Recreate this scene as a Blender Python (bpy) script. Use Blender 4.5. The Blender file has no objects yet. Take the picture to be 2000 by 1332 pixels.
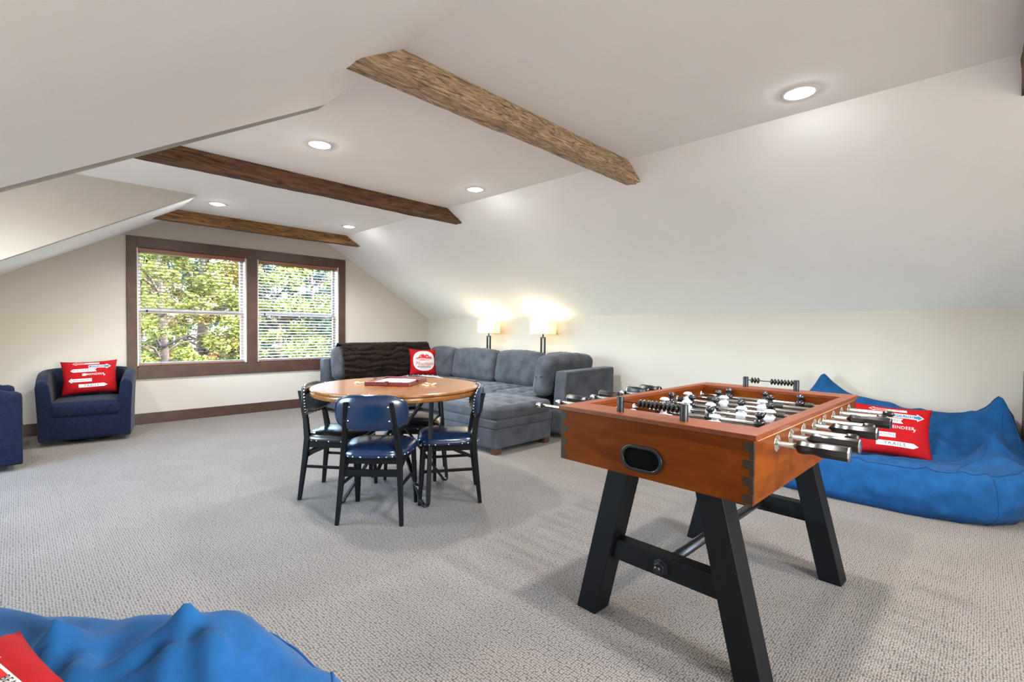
import bpy, bmesh, math, random
from mathutils import Vector, Matrix, noise
from math import sin, cos, pi, radians, exp, sqrt
S = bpy.context.scene
COL = S.collection
random.seed(7)
# ------------------------------------------------------------------ camera
cd = bpy.data.cameras.new('camera'); cam = bpy.data.objects.new('camera', cd); COL.objects.link(cam)
cd.sensor_width = 36; cd.lens = 946 / 2000 * 36; cd.clip_start = .02; cd.clip_end = 300
Rw = ((.69908, .00983, .71498), (-.71497, .02364, .69875), (.01003, .99967, -.02355))
cam.matrix_world = Matrix(((Rw[0][0], Rw[0][1], -Rw[0][2], 0), (Rw[1][0], Rw[1][1], -Rw[1][2], 0), (Rw[2][0], Rw[2][1], -Rw[2][2], 1.2), (0, 0, 0, 1)))
S.camera = cam
# ------------------------------------------------------------------ world, sun, exposure
w = bpy.data.worlds.new('world'); S.world = w; w.use_nodes = True
wn = w.node_tree.nodes; wl = w.node_tree.links
sky = wn.new('ShaderNodeTexSky'); sky.sky_type = 'NISHITA'; sky.sun_disc = False
sky.sun_elevation = radians(42); sky.sun_rotation = radians(150); sky.air_density = 1.0; sky.dust_density = 1.5; sky.ozone_density = 1.0
bg = wn['Background']; bg.inputs[1].default_value = 2.7
wl.new(sky.outputs[0], bg.inputs[0])
sd = bpy.data.lights.new('sun', 'SUN'); sd.energy = 8.5; sd.angle = radians(.6); sd.color = (1, .93, .8)
sun = bpy.data.objects.new('sun', sd); COL.objects.link(sun)
sun.rotation_euler = Vector((-.85, .13, -.56)).to_track_quat('-Z', 'Y').to_euler()
for pn, ploc, pdir, psx, psy in (('window_portal', (2.29, 7.47, 1.42), (0, -1, 0), 2.55, 1.46), ('dormer_portal', (-2.19, 4.35, 1.4), (1, 0, 0), 2.2, 1.7), ('gable_portal', (1.05, -2.69, 1.2), (0, 1, 0), 1.7, 1.2)):
    pd_ = bpy.data.lights.new(pn, 'AREA'); pd_.shape = 'RECTANGLE'; pd_.size = psx; pd_.size_y = psy; pd_.cycles.is_portal = True
    po = bpy.data.objects.new(pn, pd_); COL.objects.link(po); po.location = ploc; po.rotation_euler = Vector(pdir).to_track_quat('-Z', 'Z').to_euler()
S.view_settings.view_transform = 'Standard'; S.view_settings.look = 'None'; S.view_settings.gamma = 1
S.view_settings.use_curve_mapping = False; S.view_settings.exposure = 1.42
S.cycles.use_denoising = True; S.cycles.max_bounces = 12; S.cycles.diffuse_bounces = 8; S.cycles.sample_clamp_indirect = 6
LAMP_W = 54.0      # power of each recessed downlight
# ------------------------------------------------------------------ materials
def mat(name, col, rough=.6, metal=0, var=.12, scale=8, bump=0, bscale=60, stretch=(1, 1, 1), coat=0, spec=.5, sheen=0, detail=4, col2=None):
    m = bpy.data.materials.new(name); m.use_nodes = True
    n, l = m.node_tree.nodes, m.node_tree.links
    b = n['Principled BSDF']
    tc = n.new('ShaderNodeTexCoord'); mp = n.new('ShaderNodeMapping'); mp.inputs['Scale'].default_value = stretch
    l.new(tc.outputs['Object'], mp.inputs[0])
    nz = n.new('ShaderNodeTexNoise'); nz.inputs['Scale'].default_value = scale; nz.inputs['Detail'].default_value = detail
    l.new(mp.outputs[0], nz.inputs['Vector'])
    r = n.new('ShaderNodeValToRGB'); r.color_ramp.elements[0].position = .3; r.color_ramp.elements[1].position = .7
    c2 = col2 if col2 else tuple(min(1, c * (1 + var)) for c in col)
    c1 = col if col2 else tuple(c * (1 - var) for c in col)
    r.color_ramp.elements[0].color = (*c1, 1); r.color_ramp.elements[1].color = (*c2, 1)
    l.new(nz.outputs['Fac'], r.inputs[0]); l.new(r.outputs[0], b.inputs['Base Color'])
    b.inputs['Roughness'].default_value = rough; b.inputs['Metallic'].default_value = metal
    b.inputs['Specular IOR Level'].default_value = spec
    if coat: b.inputs['Coat Weight'].default_value = coat; b.inputs['Coat Roughness'].default_value = .12
    if sheen: b.inputs['Sheen Weight'].default_value = sheen; b.inputs['Sheen Roughness'].default_value = .4
    if bump:
        n2 = n.new('ShaderNodeTexNoise'); n2.inputs['Scale'].default_value = bscale; n2.inputs['Detail'].default_value = 3
        l.new(mp.outputs[0], n2.inputs['Vector'])
        bp = n.new('ShaderNodeBump'); bp.inputs['Strength'].default_value = bump; bp.inputs['Distance'].default_value = .01
        l.new(n2.outputs['Fac'], bp.inputs['Height']); l.new(bp.outputs[0], b.inputs['Normal'])
    return m
def emat(name, col, e):
    m = bpy.data.materials.new(name); m.use_nodes = True
    n, l = m.node_tree.nodes, m.node_tree.links
    b = n['Principled BSDF']; b.inputs['Base Color'].default_value = (.8, .8, .8, 1)
    b.inputs['Emission Color'].default_value = (*col, 1); b.inputs['Emission Strength'].default_value = e
    return m
M = {}
M['wall'] = mat('wall_paint', (.50, .466, .422), .85, var=.012, scale=3, bump=.02, bscale=140, spec=.2)
M['ceil'] = mat('ceiling_paint', (.90, .905, .90), .85, var=.012, scale=3, bump=.02, bscale=140, spec=.2)
M['trim'] = mat('stained_trim', (.062, .030, .021), .45, var=.22, scale=5, stretch=(1.5, 1.5, 1.5), bump=.03, bscale=40)
M['vinyl'] = mat('white_vinyl', (.70, .66, .64), .4, var=.03)
M['slat'] = mat('blind_wood', (.15, .09, .07), .30, var=.12, scale=6, stretch=(1, 8, 8))
M['rail'] = mat('blind_rail_wood', (.23, .082, .05), .35, var=.12, scale=6, stretch=(1, 8, 8))
M['cord'] = mat('cord', (.16, .1, .08), .8)
M['white'] = mat('white_enamel', (.82, .82, .80), .4, var=.01)
M['lens'] = emat('lamp_lens', (1, .98, .955), 110)
M['black'] = mat('black_paint', (.0035, .0035, .0042), .5, var=.1, bump=.02, spec=.18)
M['blackmetal'] = mat('black_metal', (.010, .0095, .010), .35, metal=.5, var=.1)
M['legmetal'] = mat('gunmetal', (.026, .026, .03), .35, metal=.6, var=.15)
M['plastic'] = mat('black_plastic', (.006, .005, .005), .30, var=.05, coat=.1)
M['chrome'] = mat('chrome', (.75, .75, .75), .14, metal=1, var=.03)
M['rodsteel'] = mat('rod_steel', (.62, .59, .55), .2, metal=1, var=.03)
M['navy'] = mat('navy_upholstery', (.0058, .0092, .026), .9, var=.28, scale=30, bump=.15, bscale=500, sheen=.08, spec=.15)
M['leather'] = mat('navy_leather', (.004, .016, .050), .22, var=.12, scale=10, bump=.04, bscale=160, coat=.35)
M['leather2'] = mat('black_leather', (.006, .0065, .009), .22, var=.12, scale=10, bump=.04, bscale=160, coat=.35)
M['sofa'] = mat('grey_velvet', (.055, .059, .071), .85, var=.35, scale=7, bump=.1, bscale=300, sheen=.18, spec=.2)
M['throw'] = mat('brown_fur', (.013, .0068, .0048), .9, var=.5, scale=60, bump=.9, bscale=90, sheen=.03, spec=.15)
M['bag'] = mat('blue_canvas', (.0050, .055, .165), .9, var=.18, scale=14, bump=.18, bscale=420, sheen=.05, spec=.2)
M['seam'] = mat('blue_piping', (.008, .05, .16), .9, var=.1, spec=.2)
M['red'] = mat('red_cotton', (.30, .0022, .005), .85, var=.1, scale=20, bump=.12, bscale=500, spec=.2)
M['pwhite'] = mat('white_print', (.58, .54, .53), .85, var=.03, spec=.2)
M['pteal'] = mat('teal_print', (.035, .15, .25), .85, var=.1, spec=.2)
M['pink'] = mat('dark_print', (.02, .02, .03), .85, var=.1, spec=.2)
M['pred'] = mat('red_print', (.50, .02, .025), .85, var=.1, spec=.2)
M['footwood'] = mat('foot_wood', (.07, .025, .012), .4, var=.2, scale=10)
M['cabinet'] = mat('dark_cabinet_wood', (.03, .013, .008), .45, var=.2, scale=5, stretch=(1, 1, 6))
M['boardwood'] = mat('red_wood', (.12, .012, .014), .3, var=.2, scale=12, coat=.3)
M['boardface'] = mat('game_board', (.72, .62, .58), .5, var=.08, scale=40)
M['tile'] = mat('ivory_tile', (.72, .64, .40), .4, var=.1)
M['bag_stitch'] = mat('stitching', (.05, .2, .45), .9)
def wood(name, c1, c2, sc, stretch, rough=.3, coat=.3, bump=.03, dist=2.5):
    m = bpy.data.materials.new(name); m.use_nodes = True
    n, l = m.node_tree.nodes, m.node_tree.links; b = n['Principled BSDF']
    tc = n.new('ShaderNodeTexCoord'); mp = n.new('ShaderNodeMapping'); mp.inputs['Scale'].default_value = stretch
    l.new(tc.outputs['Object'], mp.inputs[0])
    nz = n.new('ShaderNodeTexNoise'); nz.inputs['Scale'].default_value = sc; nz.inputs['Detail'].default_value = 8; nz.inputs['Distortion'].default_value = dist
    l.new(mp.outputs[0], nz.inputs['Vector'])
    r = n.new('ShaderNodeValToRGB'); r.color_ramp.elements[0].position = .32; r.color_ramp.elements[1].position = .66
    r.color_ramp.elements[0].color = (*c1, 1); r.color_ramp.elements[1].color = (*c2, 1)
    l.new(nz.outputs['Fac'], r.inputs[0]); l.new(r.outputs[0], b.inputs['Base Color'])
    b.inputs['Roughness'].default_value = rough
    if coat: b.inputs['Coat Weight'].default_value = coat; b.inputs['Coat Roughness'].default_value = .15
    b.inputs['Specular IOR Level'].default_value = .3
    bp = n.new('ShaderNodeBump'); bp.inputs['Strength'].default_value = bump; bp.inputs['Distance'].default_value = .01
    l.new(nz.outputs['Fac'], bp.inputs['Height']); l.new(bp.outputs[0], b.inputs['Normal'])
    return m
M['fboard'] = wood('foosball_wood', (.085, .0165, .0011), (.15, .033, .0022), 3, (1, 1, 5), .42, 0, .01, 1)
M['fboard'].node_tree.nodes['Principled BSDF'].inputs['Specular IOR Level'].default_value = .07
M['frim'] = wood('foosball_rim_wood', (.115, .024, .006), (.165, .037, .010), 3, (1, 5, 5), .36, .05, .01, 1)
M['joint'] = wood('joint_wood', (.016, .007, .004), (.03, .014, .008), 8, (1, 1, 1), .5, 0, .02, 1)
M['ttop'] = wood('table_top_wood', (.15, .054, .012), (.25, .098, .024), 2.2, (.9, 9, 9), .24, .2, .008, 1.2)
M['beamA'] = wood('pale_beam_wood', (.13, .075, .04), (.74, .54, .36), 8, (.6, 6, 6), .75, 0, 1.0, 3.4)
M['beamB'] = wood('brown_beam_wood', (.045, .019, .009), (.17, .082, .040), 4, (.7, 6, 6), .7, 0, .6, 2.2)
M['beamC'] = wood('golden_beam_wood', (.06, .026, .008), (.25, .13, .045), 4, (.7, 6, 6), .7, 0, .6, 2.4)
def carpet():
    m = bpy.data.materials.new('loop_carpet'); m.use_nodes = True
    n, l = m.node_tree.nodes, m.node_tree.links; b = n['Principled BSDF']
    tc = n.new('ShaderNodeTexCoord'); mp = n.new('ShaderNodeMapping'); mp.inputs['Scale'].default_value = (1 / .0110, 1 / .0088, 1)
    l.new(tc.outputs['Object'], mp.inputs[0])
    v = n.new('ShaderNodeTexVoronoi'); v.voronoi_dimensions = '2D'; v.inputs['Scale'].default_value = 1; v.inputs['Randomness'].default_value = .45
    l.new(mp.outputs[0], v.inputs['Vector'])
    r = n.new('ShaderNodeValToRGB'); e = r.color_ramp.elements
    e[0].position = .12; e[0].color = (.262, .232, .204, 1); e[1].position = .72; e[1].color = (.032, .028, .025, 1)
    l.new(v.outputs['Distance'], r.inputs[0])
    nz = n.new('ShaderNodeTexNoise'); nz.inputs['Scale'].default_value = 2.2; nz.inputs['Detail'].default_value = 5
    l.new(tc.outputs['Object'], nz.inputs['Vector'])
    r2 = n.new('ShaderNodeValToRGB'); r2.color_ramp.elements[0].position = .3; r2.color_ramp.elements[1].position = .7
    r2.color_ramp.elements[0].color = (.86, .85, .84, 1); r2.color_ramp.elements[1].color = (1, 1, 1, 1)
    l.new(nz.outputs['Fac'], r2.inputs[0])
    mx = n.new('ShaderNodeMix'); mx.data_type = 'RGBA'; mx.blend_type = 'MULTIPLY'; mx.inputs['Factor'].default_value = 1
    l.new(r.outputs[0], mx.inputs[6]); l.new(r2.outputs[0], mx.inputs[7]); l.new(mx.outputs[2], b.inputs['Base Color'])
    b.inputs['Roughness'].default_value = .95; b.inputs['Specular IOR Level'].default_value = .1
    b.inputs['Sheen Weight'].default_value = .15
    iv = n.new('ShaderNodeMath'); iv.operation = 'SUBTRACT'; iv.inputs[0].default_value = 1; l.new(v.outputs['Distance'], iv.inputs[1])
    bp = n.new('ShaderNodeBump'); bp.inputs['Strength'].default_value = .6; bp.inputs['Distance'].default_value = .006
    l.new(iv.outputs[0], bp.inputs['Height']); l.new(bp.outputs[0], b.inputs['Normal'])
    return m
M['carpet'] = carpet()
def glassmat():
    m = bpy.data.materials.new('window_glass'); m.use_nodes = True
    n, l = m.node_tree.nodes, m.node_tree.links
    out = n['Material Output']; n.remove(n['Principled BSDF'])
    t = n.new('ShaderNodeBsdfTransparent'); t.inputs[0].default_value = (.96, .98, .97, 1)
    g = n.new('ShaderNodeBsdfGlossy'); g.inputs['Roughness'].default_value = .02
    mx = n.new('ShaderNodeMixShader'); mx.inputs[0].default_value = .012
    l.new(t.outputs[0], mx.inputs[1]); l.new(g.outputs[0], mx.inputs[2]); l.new(mx.outputs[0], out.inputs[0])
    return m
M['glass'] = glassmat()
def shademat():
    m = bpy.data.materials.new('lamp_shade_linen'); m.use_nodes = True
    n, l = m.node_tree.nodes, m.node_tree.links; out = n['Material Output']; b = n['Principled BSDF']
    b.inputs['Base Color'].default_value = (.85, .78, .62, 1); b.inputs['Roughness'].default_value = .9
    b.inputs['Emission Color'].default_value = (1, .86, .62, 1); b.inputs['Emission Strength'].default_value = .10
    t = n.new('ShaderNodeBsdfTranslucent'); t.inputs[0].default_value = (.9, .8, .6, 1)
    mx = n.new('ShaderNodeMixShader'); mx.inputs[0].default_value = .45
    l.new(b.outputs[0], mx.inputs[1]); l.new(t.outputs[0], mx.inputs[2]); l.new(mx.outputs[0], out.inputs[0])
    return m
M['shade'] = shademat()
# ------------------------------------------------------------------ mesh helpers
class MB:
    def __init__(s): s.v = []; s.f = []
    def add(s, vs, fs):
        o = len(s.v); s.v += [tuple(p) for p in vs]; s.f += [tuple(i + o for i in f) for f in fs]; return s
    def box(s, x0, x1, y0, y1, z0, z1, m=None):
        vs = [Vector((x, y, z)) for z in (z0, z1) for y in (y0, y1) for x in (x0, x1)]
        if m: vs = [m @ p for p in vs]
        return s.add(vs, [(0, 2, 3, 1), (4, 5, 7, 6), (0, 1, 5, 4), (2, 6, 7, 3), (0, 4, 6, 2), (1, 3, 7, 5)])
    def prism(s, poly, ext):
        """poly: list of 3d points, ext: extrusion vector"""
        n = len(poly); a = [Vector(p) for p in poly]; b = [p + Vector(ext) for p in a]
        return s.add(a + b, [tuple(range(n))[::-1], tuple(range(n, 2 * n))] + [(i, (i + 1) % n, n + (i + 1) % n, n + i) for i in range(n)])
    def bar(s, p, q, w, h, w2=None, h2=None, up=(0, 0, 1)):
        p, q = Vector(p), Vector(q); d = (q - p).normalized(); u = Vector(up)
        if abs(d.dot(u)) > .98: u = Vector((1, 0, 0))
        a = d.cross(u).normalized(); b = a.cross(d).normalized()
        w2 = w if w2 is None else w2; h2 = h if h2 is None else h2
        vs = [p + a * i * w / 2 + b * j * h / 2 for i, j in ((-1, -1), (1, -1), (1, 1), (-1, 1))] + [q + a * i * w2 / 2 + b * j * h2 / 2 for i, j in ((-1, -1), (1, -1), (1, 1), (-1, 1))]
        return s.add(vs, [(3, 2, 1, 0), (4, 5, 6, 7), (0, 1, 5, 4), (1, 2, 6, 5), (2, 3, 7, 6), (3, 0, 4, 7)])
    def tube(s, path, r, n=10, cap=True, r2=None):
        path = [Vector(p) for p in path]; k = len(path); rings = []
        d0 = (path[1] - path[0]).normalized(); u = Vector((0, 0, 1)) if abs(d0.z) < .9 else Vector((1, 0, 0))
        a = d0.cross(u).normalized()
        for i, p in enumerate(path):
            d = (path[min(i + 1, k - 1)] - path[max(i - 1, 0)]).normalized()
            a = (a - d * a.dot(d)).normalized(); b = d.cross(a)
            rr = r if r2 is None else r + (r2 - r) * i / (k - 1)
            if isinstance(r, (list, tuple)): rr = r[i]
            rings.append([p + (a * cos(2 * pi * j / n) + b * sin(2 * pi * j / n)) * rr for j in range(n)])
        vs = [q for ring in rings for q in ring]
        fs = [(i * n + j, i * n + (j + 1) % n, (i + 1) * n + (j + 1) % n, (i + 1) * n + j) for i in range(k - 1) for j in range(n)]
        if cap: fs += [tuple(range(n))[::-1], tuple((k - 1) * n + j for j in range(n))]
        return s.add(vs, fs)
    def lathe(s, prof, n=24, m=None, closed=True):
        """prof: (r,z) list, revolved about local z"""
        vs = []; k = len(prof)
        for r, z in prof:
            for j in range(n):
                p = Vector((r * cos(2 * pi * j / n), r * sin(2 * pi * j / n), z)); vs.append(m @ p if m else p)
        fs = [(i * n + j, i * n + (j + 1) % n, (i + 1) * n + (j + 1) % n, (i + 1) * n + j) for i in range(k - 1) for j in range(n)]
        if closed: fs += [tuple(range(n))[::-1], tuple((k - 1) * n + j for j in range(n))]
        return s.add(vs, fs)
    def grid(s, fn, nu, nv):
        vs = [fn(i / nu, j / nv) for j in range(nv + 1) for i in range(nu + 1)]
        return s.add(vs, [(j * (nu + 1) + i, j * (nu + 1) + i + 1, (j + 1) * (nu + 1) + i + 1, (j + 1) * (nu + 1) + i) for j in range(nv) for i in range(nu)])
    def build(s, name, m, parent=None, smooth=False, bevel=0, seg=2, sub=0, loc=None, rz=0, weld=0):
        me = bpy.data.meshes.new(name); me.from_pydata(s.v, [], s.f); me.update()
        if weld:
            b = bmesh.new(); b.from_mesh(me); bmesh.ops.remove_doubles(b, verts=b.verts, dist=weld); bmesh.ops.recalc_face_normals(b, faces=b.faces); b.to_mesh(me); b.free()
        o = bpy.data.objects.new(name, me); COL.objects.link(o); me.materials.append(M[m] if isinstance(m, str) else m)
        if smooth:
            for p in me.polygons: p.use_smooth = True
        if bevel:
            md = o.modifiers.new('bevel', 'BEVEL'); md.width = bevel; md.segments = seg; md.limit_method = 'ANGLE'; md.angle_limit = radians(35)
            for p in me.polygons: p.use_smooth = True
            md.harden_normals = True
        if sub:
            md = o.modifiers.new('sub', 'SUBSURF'); md.levels = sub; md.render_levels = sub
        if parent: o.parent = parent
        if loc: o.location = loc
        if rz: o.rotation_euler.z = rz
        return o
def axvals(h, r, k, ne=4):
    e = [r * math.tan(radians(45) * i / ne) for i in range(ne + 1)]
    left = [-h + r - x for x in reversed(e)]
    inner = [-(h - r) + 2 * (h - r) * i / k for i in range(1, k)]
    return left + inner + [-x for x in reversed(left)]
def rbox(mb, hx, hy, hz, r, k=6, puff=(0, 0, 0), m=None, fn=None):
    """soft cushion: rounded box with bulging faces; fn(p)->p moulds it further"""
    ax = [axvals(h, r, k) for h in (hx, hy, hz)]; H = (hx, hy, hz)
    def pt(q):
        inn = [max(-(H[i] - r), min(H[i] - r, q[i])) for i in range(3)]
        d = Vector([q[i] - inn[i] for i in range(3)])
        p = Vector(inn) + (d.normalized() * r if d.length > 1e-9 else d)
        t = [1 - (p[i] / H[i]) ** 2 for i in range(3)]
        t = [max(0, x) for x in t]
        p = Vector((p.x + puff[0] * (p.x / hx) * t[1] * t[2], p.y + puff[1] * (p.y / hy) * t[0] * t[2], p.z + puff[2] * (p.z / hz) * t[0] * t[1]))
        if fn: p = fn(p)
        return m @ p if m else p
    for a in range(3):
        b, c = (a + 1) % 3, (a + 2) % 3
        for sg in (-1, 1):
            nb, nc = len(ax[b]), len(ax[c]); vs = []
            for j in range(nc):
                for i in range(nb):
                    q = [0, 0, 0]; q[a] = sg * H[a]; q[b] = ax[b][i]; q[c] = ax[c][j]; vs.append(pt(q))
            fs = []
            for j in range(nc - 1):
                for i in range(nb - 1):
                    f = (j * nb + i, j * nb + i + 1, (j + 1) * nb + i + 1, (j + 1) * nb + i); fs.append(f if sg > 0 else f[::-1])
            mb.add(vs, fs)
    return mb
def tag(o, label, cat=None, group=None, kind=None):
    if label: o['label'] = label
    if cat: o['category'] = cat
    if group: o['group'] = group
    if kind: o['kind'] = kind
    return o
def thing(name, label, cat, loc=(0, 0, 0), rz=0, group=None, kind=None):
    o = bpy.data.objects.new(name, None); COL.objects.link(o); o.location = loc; o.rotation_euler.z = rz; o.empty_display_size = .1
    return tag(o, label, cat, group, kind)
def struct(o, label, cat):
    return tag(o, label, cat, None, 'structure')
def copy_tree(o, parent=None):
    c = o.copy(); COL.objects.link(c)
    if parent: c.parent = parent
    for ch in list(o.children): copy_tree(ch, c)
    return c
def fbm(p, s, o=3):
    return noise.fractal(Vector(p) * s, 1.0, 2.0, o)
# ------------------------------------------------------------------ room shell
W_, K_, H_, D_ = 5.285, 1.394, 2.53, 7.33
XR, XL, SL = 3.335, 1.30, .5824
Y0, Y1, Y2 = -2.6, 2.95, 5.74
XK = -1.0; ZK = H_ - SL * (XL - XK)      # left knee wall
XD = -2.1
fl = MB().box(XD - .1, W_ + .15, Y0 - .1, D_ + .15, -.12, 0).build('floor', 'carpet'); struct(fl, 'grey beige loop pile carpet over the whole room', 'carpet')
o = MB().box(W_, W_ + .12, Y0, D_, 0, K_ + .05).build('wall_right', 'wall'); struct(o, 'low white knee wall behind sofa and beanbag', 'wall')
o = MB().prism([(W_ + .12, Y0, K_ - .12 * SL), (XR, Y0, H_), (XR, Y0, H_ + .12), (W_ + .12, Y0, K_ + .06)], (0, D_ - Y0 + .1, 0)).build('ceiling_slope_right', 'ceil'); struct(o, 'long sloped white ceiling above the knee wall', 'ceiling')
mb = MB().box(XL, XR, Y0, D_ + .1, H_, H_ + .12); mb.box(XD, XL, Y1, Y2, H_, H_ + .12)
o = mb.build('ceiling', 'ceil'); struct(o, 'flat white ceiling between the two slopes', 'ceiling')
for ya, yb, lab in ((Y0, Y1 - .003, 'near sloped white ceiling over the left foreground'), (Y2 + .003, D_ + .1, 'narrow far left ceiling slope beside the window wall')):
    o = MB().prism([(XL, ya, H_), (XK - .1, ya, ZK - .1 * SL), (XK - .1, ya, ZK + .06), (XL, ya, H_ + .12)], (0, yb - ya, 0)).build('ceiling_slope_left', 'ceil'); struct(o, lab, 'ceiling')
    o = MB().box(XK - .1, XK, ya, yb, 0, ZK).build('wall_left', 'wall'); struct(o, 'low left knee wall under the ' + ('near slope' if ya < 0 else 'far slope'), 'wall')
poly = [(XL, 0, H_), (XK, 0, ZK), (XK, 0, 0), (XD, 0, 0), (XD, 0, H_)]
o = MB().prism([(x, Y2, z) for x, y, z in poly], (0, .1, 0)).build('wall_dormer_far', 'wall'); struct(o, 'cream triangular dormer cheek wall on the left', 'wall')
o = MB().prism([(x, Y1 - .1, z) for x, y, z in poly], (0, .1, 0)).build('wall_dormer_near', 'wall'); struct(o, 'near dormer cheek wall facing away', 'wall')
mb = MB().box(XD - .1, XD, Y1, Y2, 0, .55).box(XD - .1, XD, Y1, Y2, 2.25, H_ + .1).box(XD - .1, XD, Y1, 3.25, .55, 2.25).box(XD - .1, XD, 5.45, Y2, .55, 2.25)
o = mb.build('wall_dormer_end', 'wall'); struct(o, 'end wall of the left dormer around its added window', 'wall')
o = MB().box(XD, .2, Y0 - .1, Y0, 0, 2.7).box(1.9, W_ + .1, Y0 - .1, Y0, 0, 2.7).box(.2, 1.9, Y0 - .1, Y0, 0, .6).box(.2, 1.9, Y0 - .1, Y0, 1.8, 2.7).build('wall_front', 'wall'); struct(o, 'wall behind the viewpoint', 'wall')
WX0, WX1, WZ0, WZ1 = 1.015, 3.565, .69, 2.15
mb = MB().box(XD, WX0, D_, D_ + .15, 0, 2.75).box(WX1, W_ + .12, D_, D_ + .15, 0, 2.75).box(WX0, WX1, D_, D_ + .15, 0, WZ0).box(WX0, WX1, D_, D_ + .15, WZ1, 2.75)
o = mb.build('wall_back', 'wall'); struct(o, 'gable end wall around the double window', 'wall')
o = MB().box(XK, W_, D_ - .014, D_, 0, .133).build('baseboard_back', 'trim', bevel=.003); struct(o, 'brown stained baseboard under the window', 'baseboard')
# ------------------------------------------------------------------ window on the back wall
win = thing('window_1', 'wide double window with brown stained casing on the gable wall', 'window', (0, 0, 0), kind='structure')
Yc = D_ - .022
for nm, b in (('casing', (.92, WX0 + .003, Yc, D_ + .001, .555, 2.278)), ('casing', (WX1 - .003, 3.672, Yc, D_ + .001, .555, 2.278)),
              ('casing', (WX0 + .003, WX1 - .003, Yc, D_ + .001, WZ1 - .003, 2.278)), ('casing', (WX0 + .003, WX1 - .003, Yc, D_ + .001, .555, WZ0 + .003)),
              ('mullion', (2.232, 2.368, Yc, D_ + .14, WZ0, WZ1))):
    MB().box(*b).build(nm, 'trim', win, bevel=.003)
for xa, xb in ((WX0, 2.232), (2.368, WX1)):
    MB().box(xa, xa + .018, D_, D_ + .14, WZ0, WZ1).build('jamb', 'vinyl', win)
    MB().box(xb - .018, xb, D_, D_ + .14, WZ0, WZ1).build('jamb', 'vinyl', win)
    MB().box(xa, xb, D_ + .0, D_ + .14, WZ0, WZ0 + .02).build('sill', 'trim', win)
    for za, zb, yy in ((WZ0 + .02, 1.395, D_ + .082), (1.375, WZ1 - .005, D_ + .11)):
        xs, xe = xa + .018, xb - .018; t = .035
        mb = MB().box(xs, xs + t, yy, yy + .03, za, zb).box(xe - t, xe, yy, yy + .03, za, zb).box(xs + t, xe - t, yy, yy + .03, za, za + t).box(xs + t, xe - t, yy, yy + .03, zb - t, zb)
        sash = mb.build('sash', 'vinyl', win, bevel=.002)
        MB().box(xs + t - .003, xe - t + .003, yy + .012, yy + .018, za + t - .003, zb - t + .003).build('pane', 'glass', sash)
for pi_, (xa, xb, tilt, lab) in enumerate(((1.036, 2.211, 4, 'left wooden venetian blind lowered over the window half by armchair'), (2.389, 3.544, -13, 'right wooden venetian blind lowered over the window half by sofa'))):
    bl = thing('venetian_blind', lab, 'blind', ((xa + xb) / 2, D_ + .04, WZ0 + .02), group='venetian blinds in the double window')
    hw = (xb - xa) / 2; top = WZ1 - WZ0 - .02
    MB().box(-hw, hw, -.034, .030, top - .052, top - .001).build('headrail', 'rail', bl, bevel=.004)
    MB().box(-hw + .004, hw - .004, -.026, .026, .002, .016).build('bottom_rail', 'rail', bl, bevel=.003)
    sm = None; n = 33
    for i in range(n):
        z = .035 + (top - .052 - .045) * i / (n - 1)
        if sm is None:
            so = MB().box(-hw + .004, hw - .004, -.025, .025, -.0014, .0014).build('slat', 'slat', bl); sm = so.data
        else:
            so = bpy.data.objects.new('slat', sm); COL.objects.link(so); so.parent = bl
        so.location = (0, 0, z); so.rotation_euler.x = radians(-tilt)
    for fx in (-.62, 0, .62):
        for yy in (-.0275, .0275):
            MB().tube([(hw * fx, yy, .01), (hw * fx, yy, top - .05)], .0012, 5).build('ladder_cord', 'cord', bl)
    c = MB().tube([(-hw * .86, -.036, top - .05), (-hw * .86, -.037, top - .72)], .0013, 5).build('pull_cord', 'cord', bl)
    for zz in (.14, .75): MB().lathe([(.001, 0), (.008, -.004), (.009, -.026), (.002, -.034)], 10, Matrix.Translation((-hw * .86, -.037, top - zz))).build('cord_tassel', 'pink', c, smooth=True)
# dormer window added outside the view on the left to let daylight in
w2 = thing('added_dormer_window', 'unseen dormer window added past the left edge for daylight', 'window', kind='structure')
for b in ((XD - .02, XD + .02, 3.15, 3.25, .45, 2.35), (XD - .02, XD + .02, 5.45, 5.55, .45, 2.35), (XD - .02, XD + .02, 3.25, 5.45, 2.25, 2.35), (XD - .02, XD + .02, 3.25, 5.45, .45, .55)):
    MB().box(*b).build('casing', 'trim', w2)
MB().box(XD - .055, XD - .05, 3.25, 5.45, .55, 2.25).build('pane', 'glass', w2)
w3 = thing('added_gable_window', 'unseen gable window added behind the viewpoint for daylight', 'window', kind='structure')  # unseen opening added behind the camera to brighten ceiling and slopes
for b in ((.1, .2, Y0 - .02, Y0 + .02, .5, 1.9), (1.9, 2.0, Y0 - .02, Y0 + .02, .5, 1.9), (.2, 1.9, Y0 - .02, Y0 + .02, 1.8, 1.9), (.2, 1.9, Y0 - .02, Y0 + .02, .5, .6)):
    MB().box(*b).build('casing', 'trim', w3)
MB().box(.2, 1.9, Y0 - .055, Y0 - .05, .6, 1.8).build('pane', 'glass', w3)
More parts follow.
